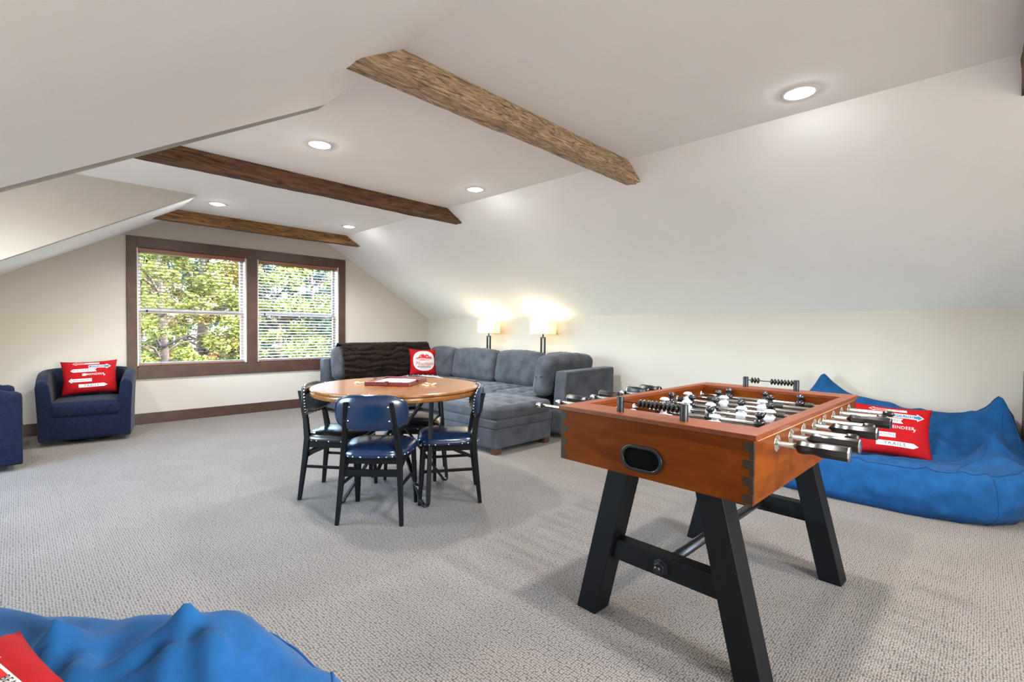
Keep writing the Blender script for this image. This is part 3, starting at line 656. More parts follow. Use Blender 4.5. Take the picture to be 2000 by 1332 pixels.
# ------------------------------------------------------------------ dining chairs
def make_chair(leather):
    """faces local +x"""
    t = thing('dining_chair', None, 'chair', group='retro padded chairs around the round table')
    for s in (-1, 1):
        mb = MB(); pts = [(-.205, s * .197, 0, .024, .026), (-.172, s * .178, .30, .032, .036), (-.160, s * .172, .43, .033, .040), (-.178, s * .158, .56, .030, .036), (-.232, s * .140, .755, .020, .024)]
        vs = []
        for x, y, z, wy, wx in pts: vs += [(x - wx / 2, y - wy / 2, z), (x + wx / 2, y - wy / 2, z), (x + wx / 2, y + wy / 2, z), (x - wx / 2, y + wy / 2, z)]
        fs = [(i * 4 + j, i * 4 + (j + 1) % 4, (i + 1) * 4 + (j + 1) % 4, (i + 1) * 4 + j) for i in range(4) for j in range(4)] + [(3, 2, 1, 0), (16, 17, 18, 19)]
        mb.add(vs, fs); mb.build('rear_leg', 'black', t, bevel=.005)
        MB().tube([(.205, s * .20, 0), (.185, s * .185, .40)], .0125, 12, r2=.019).build('front_leg', 'black', t, smooth=True, bevel=.002)
        MB().bar((-.185, s * .186, .235), (.195, s * .190, .225), .013, .020).build('side_stretcher', 'black', t, bevel=.003)
        MB().bar((-.16, s * .172, .388), (.185, s * .186, .388), .022, .045).build('seat_rail', 'black', t, bevel=.003)
        MB().bar((-.165, s * .17, .31), (-.02, s * .178, .375), .014, .022).build('brace', 'black', t, bevel=.002)
    MB().bar((-.172, -.178, .312), (-.172, .178, .312), .018, .044).build('rear_stretcher', 'black', t, bevel=.003)
    MB().bar((-.155, -.17, .388), (-.155, .17, .388), .022, .045).build('seat_rail', 'black', t, bevel=.003)
    MB().bar((.185, -.185, .388), (.185, .185, .388), .022, .045).build('seat_rail', 'black', t, bevel=.003)
    # seat: rounded plan, wider in front, domed
    def plan(a):
        c, s_ = cos(a), sin(a); e = .55
        x = .215 * math.copysign(abs(c) ** e, c); y = .218 * math.copysign(abs(s_) ** e, s_)
        return x + .012, y * (1.0 + .10 * x / .2)
    n = 56; prof = [(1.0, .408), (1.015, .420), (1.0, .440), (.94, .458), (.8, .470), (.6, .478), (.35, .482), (.1, .484)]
    mb = MB(); vs = []
    for r, z in prof:
        for j in range(n): x, y = plan(2 * pi * j / n); vs.append((x * r, y * r, z))
    fs = [(i * n + j, i * n + (j + 1) % n, (i + 1) * n + (j + 1) % n, (i + 1) * n + j) for i in range(len(prof) - 1) for j in range(n)] + [tuple(range(n))[::-1], tuple((len(prof) - 1) * n + j for j in range(n))]
    mb.add(vs, fs); mb.build('seat', leather, t, smooth=True)
    mb = MB()
    for j in range(30):
        x, y = plan(2 * pi * (j + .5) / 30); q = Vector((x, y, 0)) * 1.012
        mb.lathe([(.0001, .0035), (.004, .0025), (.0058, 0)], 8, Matrix.Translation((q.x, q.y, .417)) @ Vector((q.x, q.y, 0)).to_track_quat('Z', 'Y').to_matrix().to_4x4(), closed=False)
    o = mb.build('nailheads', 'chrome', t, smooth=True); o['kind'] = 'stuff'; o['label'] = 'chrome nailheads along the seat edge'
    # backrest: oval pad curved round the sitter
    def bp(u, v, side):
        y = .228 * u; z = .688 + .112 * v
        rim = max(0, 1 - abs(u) ** 3.2 - abs(v) ** 3.2) ** .5
        x0 = -.205 + .055 * u * u - .25 * (z - .57) * .30
        return Vector((x0 + side * (.028 * rim), y, z))
    mb = MB(); nr, na = 9, 56
    for side in (1, -1):
        vs = []
        for i in range(nr + 1):
            r = sin(pi / 2 * i / nr)
            for j in range(na):
                a = 2 * pi * j / na; k = (abs(cos(a)) ** 3.2 + abs(sin(a)) ** 3.2) ** (-1 / 3.2)
                vs.append(bp(r * k * cos(a) * .9999, r * k * sin(a) * .9999, side))
        fs = [(i * na + j, i * na + (j + 1) % na, (i + 1) * na + (j + 1) % na, (i + 1) * na + j) for i in range(nr) for j in range(na)]
        mb.add(vs, fs if side > 0 else [f[::-1] for f in fs])
    bk = mb.build('backrest', leather, t, smooth=True, weld=.0006)
    path = []
    for j in range(na + 1):
        a = 2 * pi * j / na; k = (abs(cos(a)) ** 3.2 + abs(sin(a)) ** 3.2) ** (-1 / 3.2)
        path.append(bp(k * cos(a) * .955, k * sin(a) * .93, -1) + Vector((-.001, 0, 0)))
    MB().tube(path, .0035, 6, cap=False).build('piping', leather, bk, smooth=True)
    mb = MB()
    for j in range(34):
        a = 2 * pi * (j + .5) / 34; k = (abs(cos(a)) ** 3.2 + abs(sin(a)) ** 3.2) ** (-1 / 3.2)
        q = bp(k * cos(a) * .985, k * sin(a) * .985, 1)
        mb.lathe([(.0001, .0035), (.004, .0025), (.0058, 0)], 8, Matrix.Translation(q) @ Vector((.35, cos(a), sin(a))).to_track_quat('Z', 'Y').to_matrix().to_4x4(), closed=False)
    o = mb.build('nailheads', 'chrome', bk, smooth=True); o['kind'] = 'stuff'
    for s in (-1, 1):
        for z in (.725, .640):
            y = s * (.150 - .02)
            x = bp(y / .228, (z - .688) / .112, -1).x
            m4 = Matrix.Translation((x + .004, s * (.118 if z > .7 else .125), z)) @ Matrix.Rotation(radians(-90), 4, 'Y')
            MB().lathe([(.0065, 0), (.0065, .006), (.004, .009), (.0001, .010)], 12, m4, closed=False).build('bolt', 'chrome', t, smooth=True)
            MB().box(-.004 + x, .006 + x, s * .11 - .016, s * .11 + .03 * s + .016, z - .008, z + .008).build('bracket', 'blackmetal', t, bevel=.002)
    return t
chA = make_chair('leather')
def put(c, x, y, deg, label):
    c.location = (x, y, 0); c.rotation_euler.z = radians(deg); c['label'] = label
put(chA, 1.635, 2.795, 44, 'navy leather padded chair in front with its back to the viewer')
c2 = copy_tree(chA); put(c2, 2.185, 2.755, 143, 'navy leather padded chair at the right of the round table')
chB = make_chair('leather2')
put(chB, 1.65, 3.37, -48, 'black leather padded chair at the left of the round table')
c4 = copy_tree(chB); put(c4, 2.315, 3.36, -139, 'black leather padded chair on the far side of the round table')
# ------------------------------------------------------------------ foosball table
FT = thing('foosball_table', 'wooden foosball table on black trestle legs in the foreground', 'foosball table', (2.253, .851, 0), radians(-1.4))
BX, BY, ZB, ZT = .692, .376, .672, .872
# body boards
MB().box(-BX, -BX + .022, -BY + .022, BY - .022, ZB, ZT).build('end_board', 'fboard', FT)
MB().box(BX - .022, BX, -BY + .022, BY - .022, ZB, ZT).build('end_board', 'fboard', FT)
side_holes = [-.487 + .1463 * k for k in range(8)]
for s in (-1, 1):
    MB().box(-BX, BX, s * BY - (.022 if s > 0 else 0), s * BY + (0 if s > 0 else .022), ZB, ZT).build('side_board', 'fboard', FT)
    MB().box(-BX + .03, BX - .03, s * BY - .0005 - (0 if s > 0 else .0012), s * BY + .0005 + (.0012 if s > 0 else 0), ZT - .0065, ZT - .003).build('inlay_line', wood('inlay', (.5, .25, .08), (.6, .3, .1), 5, (1, 1, 1)), FT)
# top rim
RX, RY = .700, .386; IX0, IX1, IY = -.560, .560, .342
mb = MB(); z0, z1 = ZT, .890
MB().box(-RX, IX0, -RY, RY, z0, z1).build('rim_board', 'frim', FT, bevel=.0025)
MB().box(IX1, RX, -RY, RY, z0, z1).build('rim_board', 'frim', FT, bevel=.0025)
for s in (-1, 1): MB().box(IX0, IX1, min(s * IY, s * RY), max(s * IY, s * RY), z0, z1).build('rim_board', 'frim', FT, bevel=.0025)
# inner walls and pitch
for b in ((IX0 - .012, IX0, -IY, IY), (IX1, IX1 + .012, -IY, IY)): MB().box(*b, .76, z0).build('inner_end_wall', 'fboard', FT)
for s in (-1, 1): MB().box(IX0, IX1, min(s * IY, s * (IY + .012)), max(s * IY, s * (IY + .012)), .76, z0).build('inner_side_wall', 'fboard', FT)
pm = wood('pitch', (.02, .02, .022), (.035, .034, .034), 4, (1, 1, 1), .4, 0, .01)
pitch = MB().box(IX0 - .01, IX1 + .01, -IY - .01, IY + .01, .752, .760).build('playing_field', pm, FT)
def ringz(r0, r1, n=40): return MB().lathe([(r0, .7605), (r1, .7605)], n, closed=False)
ringz(.085, .091).build('field_marking', 'white', pitch)
MB().box(-.003, .003, -IY, IY, .7602, .7606).build('field_marking', 'white', pitch)
for s in (-1, 1):
    MB().box(s * .42 - .003, s * .42 + .003, -.16, .16, .7602, .7606).build('field_marking', 'white', pitch)
    for q in (-1, 1): MB().box(min(s * .42, s * IX1), max(s * .42, s * IX1), q * .16 - .003, q * .16 + .003, .7602, .7606).build('field_marking', 'white', pitch)
MB().box(-BX + .02, BX - .02, -BY + .02, BY - .02, ZB + .005, ZB + .02).build('bottom_panel', 'black', FT)
# dark finger joints at the near corners and far corners
for sx in (-1, 1):
    for sy in (-1, 1):
        for k in range(4):
            za = ZT - .008 - .0535 * k
            if za - .027 < ZB - .03: continue
            zb_ = max(ZB + .0005, za - .027)
            MB().box(*sorted((sx * (BX - .012), sx * (BX + .0012))), *sorted((sy * (BY - .030), sy * (BY + .0004))), zb_, za).build('corner_joint', 'joint', FT)
            zc = za - .027
            if zc - .024 > ZB: MB().box(*sorted((sx * (BX - .010), sx * (BX + .0003))), *sorted((sy * (BY - .012), sy * (BY + .0012))), zc - .024, zc).build('corner_joint', 'joint', FT)
# ball return in the near end
def stad(hw, hh, n=10):
    r = hh; return [(-(hw - r) * 1 + r * cos(a), r * sin(a)) for a in [pi / 2 + pi * i / n for i in range(n + 1)]] + [((hw - r) + r * cos(a), r * sin(a)) for a in [-pi / 2 + pi * i / n for i in range(n + 1)]]
def ringprism(outer, inner, x0, x1, zc, yc, name, m, par):
    n = len(outer); vs = [(x, yc + p[0], zc + p[1]) for x, pp in ((x0, outer), (x0, inner), (x1, outer), (x1, inner)) for p in pp]
    fs = []
    for i in range(n):
        j = (i + 1) % n
        fs += [(i, j, n + j, n + i), (2 * n + j, 2 * n + i, 3 * n + i, 3 * n + j), (j, i, 2 * n + i, 2 * n + j), (n + i, n + j, 3 * n + j, 3 * n + i)]
    o = MB().add(vs, fs).build(name, m, par, bevel=.003, weld=.0001); return o
for sx in (-1, 1):
    ret = ringprism(stad(.084, .047), stad(.071, .035), sx * (BX - .001), sx * (BX + .011), .742, .002, 'ball_return', 'plastic', FT)
    MB().prism([(sx * (BX + .0008), .002 + a, .742 + b) for a, b in stad(.073, .037)], (-sx * .0015, 0, 0)).build('ball_return_cup', mat('return_dark', (.0015, .0015, .002), .7, spec=.05), ret)
# rods, players, bushings, handles
def man(black, name='player'):
    mb = MB()
    if black: body = [(.0001, -.078), (.008, -.078), (.0085, -.062), (.006, -.05), (.012, -.03), (.017, -.012), (.0185, .004), (.016, .018), (.009, .024), (.0075, .028), (.011, .031), (.0145, .038), (.0145, .046), (.010, .054), (.0001, .057)]
    else: body = [(.0001, -.078), (.008, -.078), (.0085, -.062), (.006, -.05), (.012, -.03), (.0175, -.012), (.019, .004), (.0175, .016), (.011, .022), (.0105, .032), (.0185, .034), (.0185, .038), (.012, .046), (.0001, .049)]
    return mb.lathe(body, 18, closed=False)
lay_out = [('W', (-.155, .01, .17)), ('W', (-.11, .11)), ('B', (-.225, -.026, .168)), ('W', (-.215, -.10, .035, .148, .262)), ('B', (-.17, -.045, .075, .192, .30)), ('W', (-.088, .094, .285)), ('B', (-.078, .182)), ('B', (-.172, -.005, .184))]
ZR = .833
mans = {}
wm = mat('white_player', (.62, .64, .66), .3, var=.03); bmn = mat('black_player', (.012, .013, .018), .16, var=.05, coat=.5); spr = mat('rubber', (.03, .027, .022), .6)
bush = None
AXY = Matrix.Rotation(radians(90), 4, 'X')      # local z -> -y
def alongy(x, y, z, sgn): return Matrix.Translation((x, y, z)) @ Matrix.Rotation(radians(90 if sgn < 0 else -90), 4, 'X')
for k, (team, ys) in enumerate(lay_out):
    x = side_holes[k]; near = team == 'W'
    ya, yb = (-.57, .715) if near else (-.555, .585)
    if near: ya, yb = -.56, .70
    else: ya, yb = -.545, .70
    rod = MB().tube([(x, ya, ZR), (x, yb, ZR)], .0095, 14).build('rod', 'rodsteel', FT, smooth=True)
    for s in (-1, 1):
        m4 = alongy(x, s * BY, ZR, s)
        MB().lathe([(.029, -.0005), (.029, .003), (.023, .0055), (.0165, .008), (.0125, .010), (.0118, -.0005)], 24, m4, closed=False).build('bushing', 'chrome', FT, smooth=True, bevel=.0008)
        for q in range(3):
            an = 2 * pi * q / 3 + .5
            MB().lathe([(.003, .004), (.003, .0058), (.0001, .0062)], 8, m4 @ Matrix.Translation((.021 * cos(an), .021 * sin(an), 0)), closed=False).build('screw', 'blackmetal', FT)
        m5 = alongy(x, s * IY, ZR, -s)
        MB().lathe([(.020, 0), (.020, .003), (.0125, .006), (.0095, .008)], 20, m5, closed=False).build('bushing', 'chrome', FT, smooth=True)
    for y in ys:
        key = team
        if key not in mans: o = man(team == 'B').build('player', bmn if team == 'B' else wm, rod, smooth=True); mans[key] = o.data
        else: o = bpy.data.objects.new('player', mans[key]); COL.objects.link(o); o.parent = rod
        o.location = (x, y, ZR); o.scale = (1.25, 1.25, 1.0 if False else .92)
    # rubber bumper springs next to the outer players
    for y, s in ((min(ys) - .024, -1), (max(ys) + .024, 1)):
        if abs(y) < .31:
            prof = []
            for q in range(6): prof += [(.0145, q * .006), (.0145, q * .006 + .003), (.0105, q * .006 + .0032), (.0105, q * .006 + .0058)]
            MB().lathe(prof, 14, alongy(x, y, ZR, s)).build('bumper', spr, rod)
    hs = -1 if near else 1
    hy0 = -.438 if near else .60
    # octagonal grip, chrome ferrule end; plain rubber cap on the other end
    prof = [(.0001, 0), (.0125, 0), (.0158, .006), (.0166, .018), (.0150, .032), (.0136, .044), (.0152, .058), (.0172, .068), (.0172, .138), (.0165, .140)]
    hd_ = MB().lathe([(r_ * 1.36, z_) for r_, z_ in prof], 8, alongy(x, hy0, ZR, hs) @ Matrix.Rotation(pi / 8 + k * .3, 4, 'Z')).build('handle', 'plastic', rod, bevel=.0012)
    MB().lathe([(.0230, .138), (.0230, .1425), (.0001, .1432)], 8, alongy(x, hy0, ZR, hs) @ Matrix.Rotation(pi / 8 + k * .3, 4, 'Z'), closed=False).build('end_cap', 'chrome', hd_)
    ye = yb if near else ya
    MB().lathe([(.0125, -.030), (.0132, -.028), (.0132, -.002), (.011, .0), (.0105, .004), (.0001, .0045)], 12, alongy(x, ye, ZR, -hs), closed=False).build('rod_cap', 'plastic' if not near else 'chrome', rod, smooth=True)
for s in (-1, 1): MB().lathe([(.021, -.0005), (.021, .003), (.016, .005), (.014, .002), (.014, -.0005)], 24, alongy(.030, s * BY, .835, s), closed=False).build('ball_entry', 'chrome', FT, smooth=True)
for s in (-1, 1): MB().lathe([(.0001, .0008), (.0145, .0008)], 20, alongy(.030, s * BY, .835, s), closed=False).build('ball_entry_hole', 'plastic', FT)
# score counters with sliding beads
for xs, groups, nb in ((-.640, ((-.104, 10),), 10), (.625, ((-.105, 7), (.062, 3)), 10)):
    ctr = MB().lathe([(.014, .889), (.014, .945), (.0125, .948), (.0001, .948)], 18, Matrix.Translation((xs, .128, 0)), closed=False).build('counter_post', 'legmetal', FT, smooth=True, bevel=.001)
    MB().lathe([(.014, .889), (.014, .945), (.0125, .948), (.0001, .948)], 18, Matrix.Translation((xs, -.128, 0)), closed=False).build('counter_post', 'legmetal', FT, smooth=True, bevel=.001)
    MB().tube([(xs, -.122, .930), (xs, .122, .930)], .0022, 8).build('counter_wire', 'blackmetal', FT)
    for y0, n in groups:
        for i in range(n):
            MB().lathe([(.003, -.0078), (.008, -.006), (.0168, -.0012), (.0168, .0012), (.008, .006), (.003, .0078)], 14, alongy(xs, y0 + i * .0162, .930, 1), closed=False).build('counter_bead', 'plastic', FT, smooth=True)
# trestle legs
for sx in (-1, 1):
    xa, xb = sorted((sx * .465, sx * .565))
    for sy in (-1, 1):
        yf, yt = sy * .335, sy * .175; hw = .048
        MB().prism([(xa, yf - hw, 0), (xa, yf + hw, 0), (xa, yt + hw, ZB), (xa, yt - hw, ZB)], (xb - xa, 0, 0)).build('leg', 'black', FT, bevel=.003)
    MB().box((xa + xb) / 2 - .03, (xa + xb) / 2 + .03, -.235, .235, .262, .345).build('cross_beam', 'black', FT, bevel=.003)
    m4 = Matrix.Translation(((xa + xb) / 2 + sx * .03, .0, .302)) @ Matrix.Rotation(radians(90 * sx), 4, 'Y')
    nut = MB().lathe([(.032, 0), (.032, .004), (.0225, .005), (.0225, .018), (.0195, .021), (.0001, .021)], 6, m4, closed=False).build('nut', 'legmetal', FT, bevel=.0012)
    MB().lathe([(.0145, .02), (.0145, .034), (.012, .037), (.0001, .037)], 14, m4, closed=False).build('bolt_end', 'plastic', nut, smooth=True)
MB().tube([(-.49, 0, .302), (.49, 0, .302)], .021, 18).build('spreader_bar', 'legmetal', FT, smooth=True)
# ------------------------------------------------------------------ bean bags
def fold(u, v, L):
    t = 0
    for (a, b, c, d, am, wd) in L:
        ex, ey = c - a, d - b; k = max(0, min(1, ((u - a) * ex + (v - b) * ey) / (ex * ex + ey * ey)))
        dd = (u - a - k * ex) ** 2 + (v - b - k * ey) ** 2
        t += am * (1 - .6 * k) * exp(-dd / (wd * wd))
    return t
def beanbag(label, loc, rz, L, Dp, hfun, outline_n=2.9, bulge=.035, seed=0, seams=True, amp=1.0, lines=()):
    """local x: length (-L/2..L/2), local y: depth (0 front .. Dp back)"""
    t = thing('bean_bag', label, 'bean bag', loc, rz, 'blue canvas bean bag loungers')
    na, nt, ns = 192, 60, 14; vs = []
    def outline(a):
        c, s_ = cos(a), sin(a); k = (abs(c) ** outline_n + abs(s_) ** outline_n) ** (-1 / outline_n)
        return c * k, s_ * k
    def wr(x, y, z):
        q = Vector((x + seed, y, z))
        f = noise.noise(q * 2.3) * .016 + noise.noise(q * 5.5) * .010
        # drawn folds
        g = 1 - abs(noise.noise(Vector((x * 2.4 + y * 3.2 + seed, y * 2.2 - x * 1.2, z * 1.5)) * 1.35))
        return (f * .8 + .022 * sm(g, .72, 1.0)) * amp
    def P(a, r):
        u, v = outline(a)
        x, y = u * r * L / 2, Dp / 2 + v * r * Dp / 2
        return Vector((x, y, hfun(u * r, v * r) + wr(x, y, 0)))
    for i in range(nt + 1):
        r = sin(pi / 2 * i / nt) * .985 + .0001
        for j in range(na): vs.append(P(2 * pi * j / na, r))
    for i in range(1, ns + 1):
        k = i / ns
        for j in range(na):
            a = 2 * pi * j / na; u, v = outline(a); e = P(a, .985)
            rr = 1 + bulge * sin(pi * min(1, k * 1.05)) * 1.4 - .05 * max(0, k - .85) / .15
            q = Vector((u * rr * L / 2, Dp / 2 + v * rr * Dp / 2, 0)); z = e.z * (1 - k)
            nrm = Vector((u, v, 0)).normalized(); q += nrm * (wr(q.x * 1.3, q.y * 1.3, z * 2 + 5) * .75)
            vs.append((q.x, q.y, max(0.001, z)))
    nr = nt + ns + 1
    fs = [(i * na + j, i * na + (j + 1) % na, (i + 1) * na + (j + 1) % na, (i + 1) * na + j) for i in range(nr - 1) for j in range(na)]
    fs += [tuple(range(na))[::-1], tuple((nr - 1) * na + j for j in range(na))]
    fs = [f[::-1] for f in fs]
    o = MB().add(vs, fs).build('cover', 'bag', t, smooth=True)
    b_ = bmesh.new(); b_.from_mesh(o.data); bmesh.ops.recalc_face_normals(b_, faces=b_.faces); b_.to_mesh(o.data); b_.free()
    for ln in lines:
        path = []
        for (ua, va), (ub, vb) in zip(ln[:-1], ln[1:]):
            for q in range(14):
                u, v = ua + (ub - ua) * q / 14, va + (vb - va) * q / 14
                path.append(Vector((u * L / 2, Dp / 2 + v * Dp / 2, hfun(u, v) + wr(u * L / 2, Dp / 2 + v * Dp / 2, 0) + .0005)))
        MB().tube(path, .0026, 5).build('seam', 'seam', t, smooth=True)
    if seams:
        ring = nt * na
        path = [Vector(vs[ring + j % na]) + Vector((0, 0, .002)) for j in range(na + 1)]
        MB().tube(path, .0042, 6, cap=False).build('piping', 'seam', t, smooth=True)
        for a in (1.25 * pi, 1.75 * pi, .25 * pi, .75 * pi):
            j = int(round(a / (2 * pi) * na)) % na
            path = [Vector(vs[(nt + i) * na + j]) for i in range(0, ns + 1)]
            path = [p_ + Vector((p_.x, p_.y - Dp / 2, 0)).normalized() * .0012 for p_ in path]
            MB().tube(path, .0028, 5).build('seam', 'seam', t, smooth=True)
    return t
def g2(u, v, a, b, su, sv=None): return exp(-((u - a) / su) ** 2 - ((v - b) / (sv or su)) ** 2)
def sm(x, a, b): k = max(0, min(1, (x - a) / (b - a))); return k * k * (3 - 2 * k)
# right-hand lounger: local x -> world -y (x=+ is towards the right edge), depth -> +x
F1 = [(.86, .75, .35, .25, .030, .06), (.80, .05, .40, -.35, .028, .06), (.72, .45, .15, .0, .022, .05), (-.5, .75, -.2, .2, .022, .06), (.3, .8, .1, .35, .018, .05), (.8, .6, .55, .85, .02, .04)]
def h1(u, v):
    h = .315 - .05 * g2(u, v, 0, -.25, .7, .5)
    h += .265 * sm(v, .15, .80) - .10 * sm(v, .82, 1.05)          # back rest
    h += .03 * sm(v, .1, .8) * g2(u, 0, -.3, 0, .5)
    h += .115 * g2(u, v, -.50, .80, .10, .20) + .08 * g2(u, v, -.42, .80, .26, .22)                        # ear at the far end
    h += .135 * g2(u, v, .86, .80, .10, .24)                          # ear at the right
    h += .13 * g2(u, v, .82, .05, .13, .45) + .07 * g2(u, v, .80, .05, .05, .12)  # right arm
    h += .12 * g2(u, v, -.95, .1, .2, .5)
    return h + fold(u, v, F1)
beanbag('blue canvas bean bag lounger against the knee wall behind the foosball table', (4.10, .62, 0), radians(-90), 1.70, 1.12, h1, seed=2.2, lines=(((.85, .60), (.84, .35), (.80, .05)), ((.80, .05), (.62, -.55), (.60, -.93))))
p = sign_pillow('red pillow printed with trail signs on the bean bag by the knee wall', .50, .40, 4.4); place(p, (4.62, .50, .46), 196, 24, 3)
# foreground lounger: turned so that its back points away from the camera
F2 = [(.45, .25, .02, -.18, .028, .04), (.47, .25, .52, -.5, .022, .04), (.08, .22, -.30, -.25, .018, .03), (.85, .05, .25, -.45, .032, .04), (.78, -.25, .2, -.8, .030, .035), (.20, .10, .30, -.35, .026, .03), (.62, .18, .30, .02, .022, .025), (.05, .18, .18, -.1, .022, .022), (.7, -.05, .42, -.28, .02, .022)]
def h2(u, v):
    h = .30 + .195 * sm(v, -.40, .22) - .25 * sm(v, .32, .98)
    h -= .17 * sm(u, .55, 1.0)
    h += .018 * g2(u, v, .455, .27, .045, .07) + .015 * g2(u, v, .40, .25, .14, .14)
    h += .015 * g2(u, v, -.05, .26, .2, .2)
    h -= .025 * g2(u, v, .22, .25, .12, .2)
    return h + fold(u, v, F2)
E1 = Vector((.699, -.715, 0)); E2 = Vector((.715, .699, 0))
beanbag('bright blue canvas bean bag lounger cut off in the lower left foreground', tuple(E1 * -1.02 + E2 * .42), math.atan2(-.715, .699), 1.27, 1.05, h2, outline_n=2.4, seed=11.3, amp=1.1)
p = sign_pillow('red pillow cut off at the lower left corner on the foreground bean bag', .48, .42, 8.4); 
xa_ = Vector((.32, -.95, -.06)).normalized(); za = Vector((.9, .3, .3)); za = (za - xa_ * za.dot(xa_)).normalized(); ya_ = za.cross(xa_)
pc_ = Vector((-.005, 1.318, .607)) + xa_ * .235 - za * .205
p.matrix_world = Matrix(((xa_.x, ya_.x, za.x, pc_.x), (xa_.y, ya_.y, za.y, pc_.y), (xa_.z, ya_.z, za.z, pc_.z), (0, 0, 0, 1)))
# unseen partition added to shade the right corner, and the narrow bookcase against it
o = MB().prism([(4.25, -.55, 0), (W_, -.55, 0), (W_, -.55, K_), (4.25, -.55, K_ + SL * (W_ - 4.25))], (0, .1, 0)).build('added_shading_wall', 'wall'); struct(o, 'unseen partition added past the right edge to shade the corner', 'wall')
cb = thing('bookcase', 'dark brown bookcase edge at the far right behind the bean bag', 'bookcase', (5.12, -.325, 0))
for b in ((-.15, .15, -.115, -.095), (-.15, .15, .095, .115)): MB().box(*b, 0, .925).build('side_panel', 'cabinet', cb, bevel=.002)
MB().box(.13, .15, -.095, .095, .05, .905).build('back_panel', 'cabinet', cb)
for z in (.05, .33, .62, .905): MB().box(-.15, .13, -.095, .095, z, z + .02).build('shelf', 'cabinet', cb)
# ------------------------------------------------------------------ outdoors
GZ = -3.2
M['soil'] = mat('yard_ground', (.20, .15, .10), .95, var=.35, scale=1.5)
M['cedar'] = mat('cedar_siding', (.17, .042, .014), .8, var=.2, scale=3, stretch=(1, 1, 8))
M['roof'] = mat('pale_roof', (.26, .25, .26), .8, var=.1, scale=6)
M['bark'] = mat('bark', (.04, .026, .018), .95, var=.4, scale=12, stretch=(1, 1, .2), bump=.5, bscale=20)
g = MB().box(-60, 60, -60, 80, GZ - .2, GZ).build('yard_ground', 'soil'); struct(g, 'brown yard ground outside the window', 'ground')
hs_ = thing('neighbour_house', 'neighbouring cedar house with pale roof seen low through the left blind', 'house', (7.4, 24.2, GZ))
MB().box(-3.8, 4.5, .0, 4, 0, 3.35).build('wall', 'cedar', hs_)
for i in range(16): MB().box(-3.82, 4.52, -.03, .0, .02 + i * .21, .20 + i * .21).build('siding_board', 'cedar', hs_)
MB().prism([(-4.1, -.35, 3.35), (-1.2, -.35, 3.75), (-1.2, -.35, 3.9), (-4.1, -.35, 3.5)], (0, 4.7, 0)).build('roof', 'roof', hs_)
wf = MB().box(1.2, 2.3, -.05, -.005, 1.6, 2.7).build('window_frame', 'vinyl', hs_); MB().box(1.3, 2.2, -.06, -.05, 1.7, 2.6).build('pane', 'plastic', wf)
leafm = {'lime': mat('lime_leaves', (.085, .095, .010), .6, var=.45, scale=3, spec=.3), 'green': mat('green_leaves', (.018, .036, .010), .6, var=.5, scale=3, spec=.3), 'dark': mat('dark_needles', (.007, .019, .014), .7, var=.5, scale=3, spec=.3), 'gold': mat('golden_leaves', (.10, .08, .013), .6, var=.4, scale=3, spec=.3)}
for m_ in leafm.values():
    b = m_.node_tree.nodes['Principled BSDF']; b.inputs['Subsurface Weight'].default_value = 0
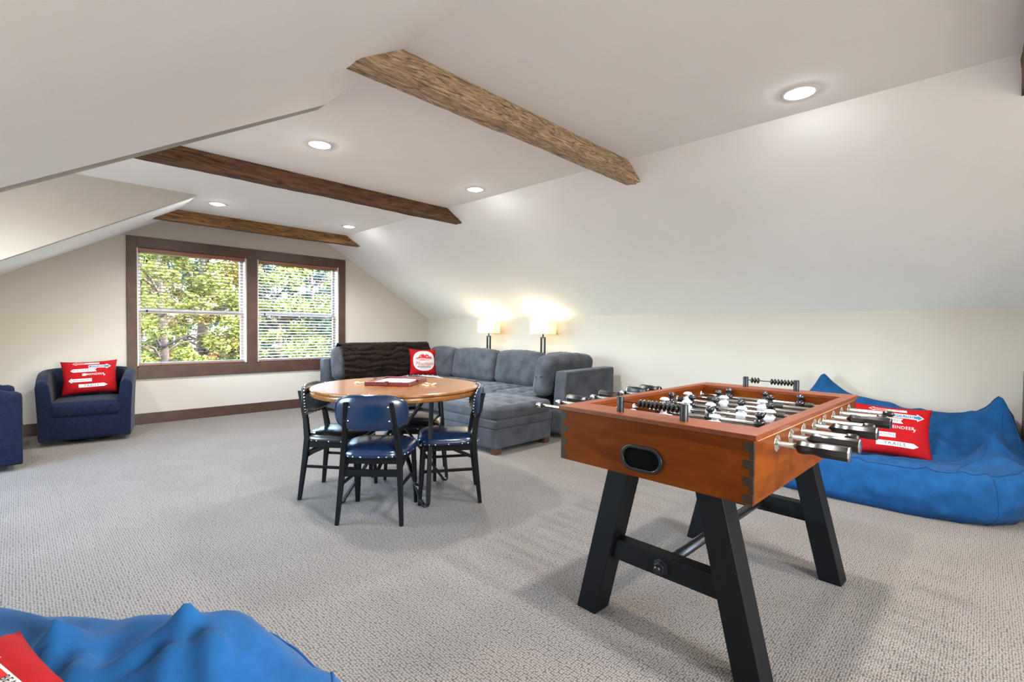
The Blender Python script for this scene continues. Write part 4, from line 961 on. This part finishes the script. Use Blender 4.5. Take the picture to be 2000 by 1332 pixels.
def tree(x, y, h, r, kind, seed, label, n=5200, z0=1.2, leaf=.12):
    rnd = random.Random(seed)
    t = thing('tree', label, 'tree', (x, y, GZ), group='trees outside the window')
    mb = MB(); mb.tube([(0, 0, 0), (.06 * h * rnd.uniform(-.4, .4), .05, h * .5), (0, 0, h * .92)], .025 * h, 9, r2=.02)
    tips = []
    for i in range(16):
        a = rnd.uniform(0, 2 * pi); zz = rnd.uniform(z0, h * .85); k = (zz - z0) / (h - z0)
        if kind == 'dark': ln = r * (1 - k) * 1.0 + .2; e = Vector((cos(a) * ln, sin(a) * ln, zz - ln * .12))
        else: ln = r * (sin(pi * min(1, k * .8 + .15))) * .9; e = Vector((cos(a) * ln, sin(a) * ln, zz + ln * .35))
        mb.tube([(0, 0, zz), tuple(Vector((0, 0, zz)).lerp(e, .5) + Vector((0, 0, .1))), tuple(e)], .006 * h, 5, r2=.006); tips.append(e)
    mb.build('trunk', 'bark', t, smooth=True)
    cl = []
    for i in range(70):
        a = rnd.uniform(0, 2 * pi); zz = rnd.uniform(z0, h); k = (zz - z0) / (h - z0)
        rad = r * ((1 - k) * .95 + .06) if kind == 'dark' else r * sqrt(max(.02, 1 - (2 * k - .85) ** 2 / 1.4))
        rr = rad * sqrt(rnd.uniform(.15, 1)); cl.append((Vector((cos(a) * rr, sin(a) * rr, zz)), rnd.uniform(.35, .75) * (.7 if kind == 'dark' else 1) * r * .42))
    vs, fs = [], []
    for i in range(n):
        c, s_ = cl[rnd.randrange(len(cl))]
        p_ = c + Vector((rnd.gauss(0, 1), rnd.gauss(0, 1), rnd.gauss(0, .6))) * s_ * .36
        q = Matrix.Rotation(rnd.uniform(0, 6.3), 3, 'Z') @ Matrix.Rotation(rnd.uniform(-2.6, 2.6), 3, 'X') @ Matrix.Rotation(rnd.uniform(-1.3, 1.3), 3, 'Y')
        a_ = leaf * rnd.uniform(.6, 1.3); b_ = a_ * (.28 if kind == 'dark' else .6)
        o_ = len(vs)
        vs += [p_ + q @ Vector(v) for v in ((-a_, 0, 0), (0, -b_, .02), (a_, 0, 0), (0, b_, .02))]; fs.append((o_, o_ + 1, o_ + 2, o_ + 3))
    f = MB().add(vs, fs).build('foliage', leafm[kind], t); f['kind'] = 'stuff'
    return t
trees = [(2.2, 13.0, 6.6, 1.5, 'lime', 'lime green tree at the left edge of the window'), (3.55, 15.0, 7.4, 1.7, 'gold', 'yellow green tree in the middle of the left blind'),
         (5.1, 14.2, 6.3, 1.6, 'lime', 'broad lime green tree just left of the mullion'), (6.6, 15.5, 7.4, 1.7, 'green', 'green leafy tree seen through the right blind'),
         (4.6, 20.0, 9.5, 1.9, 'dark', 'tall dark conifer rising behind the lime tree'), (8.3, 18.5, 8.6, 1.9, 'dark', 'dark conifer behind the right blind'),
         (7.6, 13.4, 5.6, 1.5, 'green', 'low green tree at the right edge of the window'), (3.0, 22.0, 8.2, 1.8, 'dark', 'dark conifer far behind the left blind'),
         (10.3, 20.5, 7.6, 2.1, 'lime', 'distant pale tree far right beyond the blind'), (2.5, 11.0, 3.1, .7, 'green', 'small bushy tree low in front of the house'), (5.9, 11.8, 4.1, 1.1, 'dark', 'low dark bush near the mullion')]
trees += [(3.3, 18.2, 8.4, 1.5, 'dark', 'slim dark conifer between the lime trees behind the left blind'), (6.2, 18.8, 8.8, 1.6, 'green', 'tall green tree behind the mullion'), (1.5, 30.0, 8.6, 2.5, 'dark', 'distant dark conifer at the far left of the window view'), (5.6, 31.5, 8.2, 2.6, 'green', 'distant green tree behind the left blind'), (10.4, 31.0, 9.0, 2.7, 'dark', 'distant tall conifer behind the mullion'),
          (14.6, 30.5, 8.4, 2.6, 'green', 'distant green tree behind the right blind'), (18.6, 33.0, 9.2, 2.8, 'dark', 'distant conifer at the far right of the window view')]
for i, (x, y, h, r, k, lab) in enumerate(trees): tree(x, y, h, r, k, 20 + i, lab, n=11000 if y < 19 else 12000, leaf=.05 if y < 14 else (.06 if y < 19 else .08), z0=3.3 if i in (0, 1) else (2.6 if i == 2 else .8))
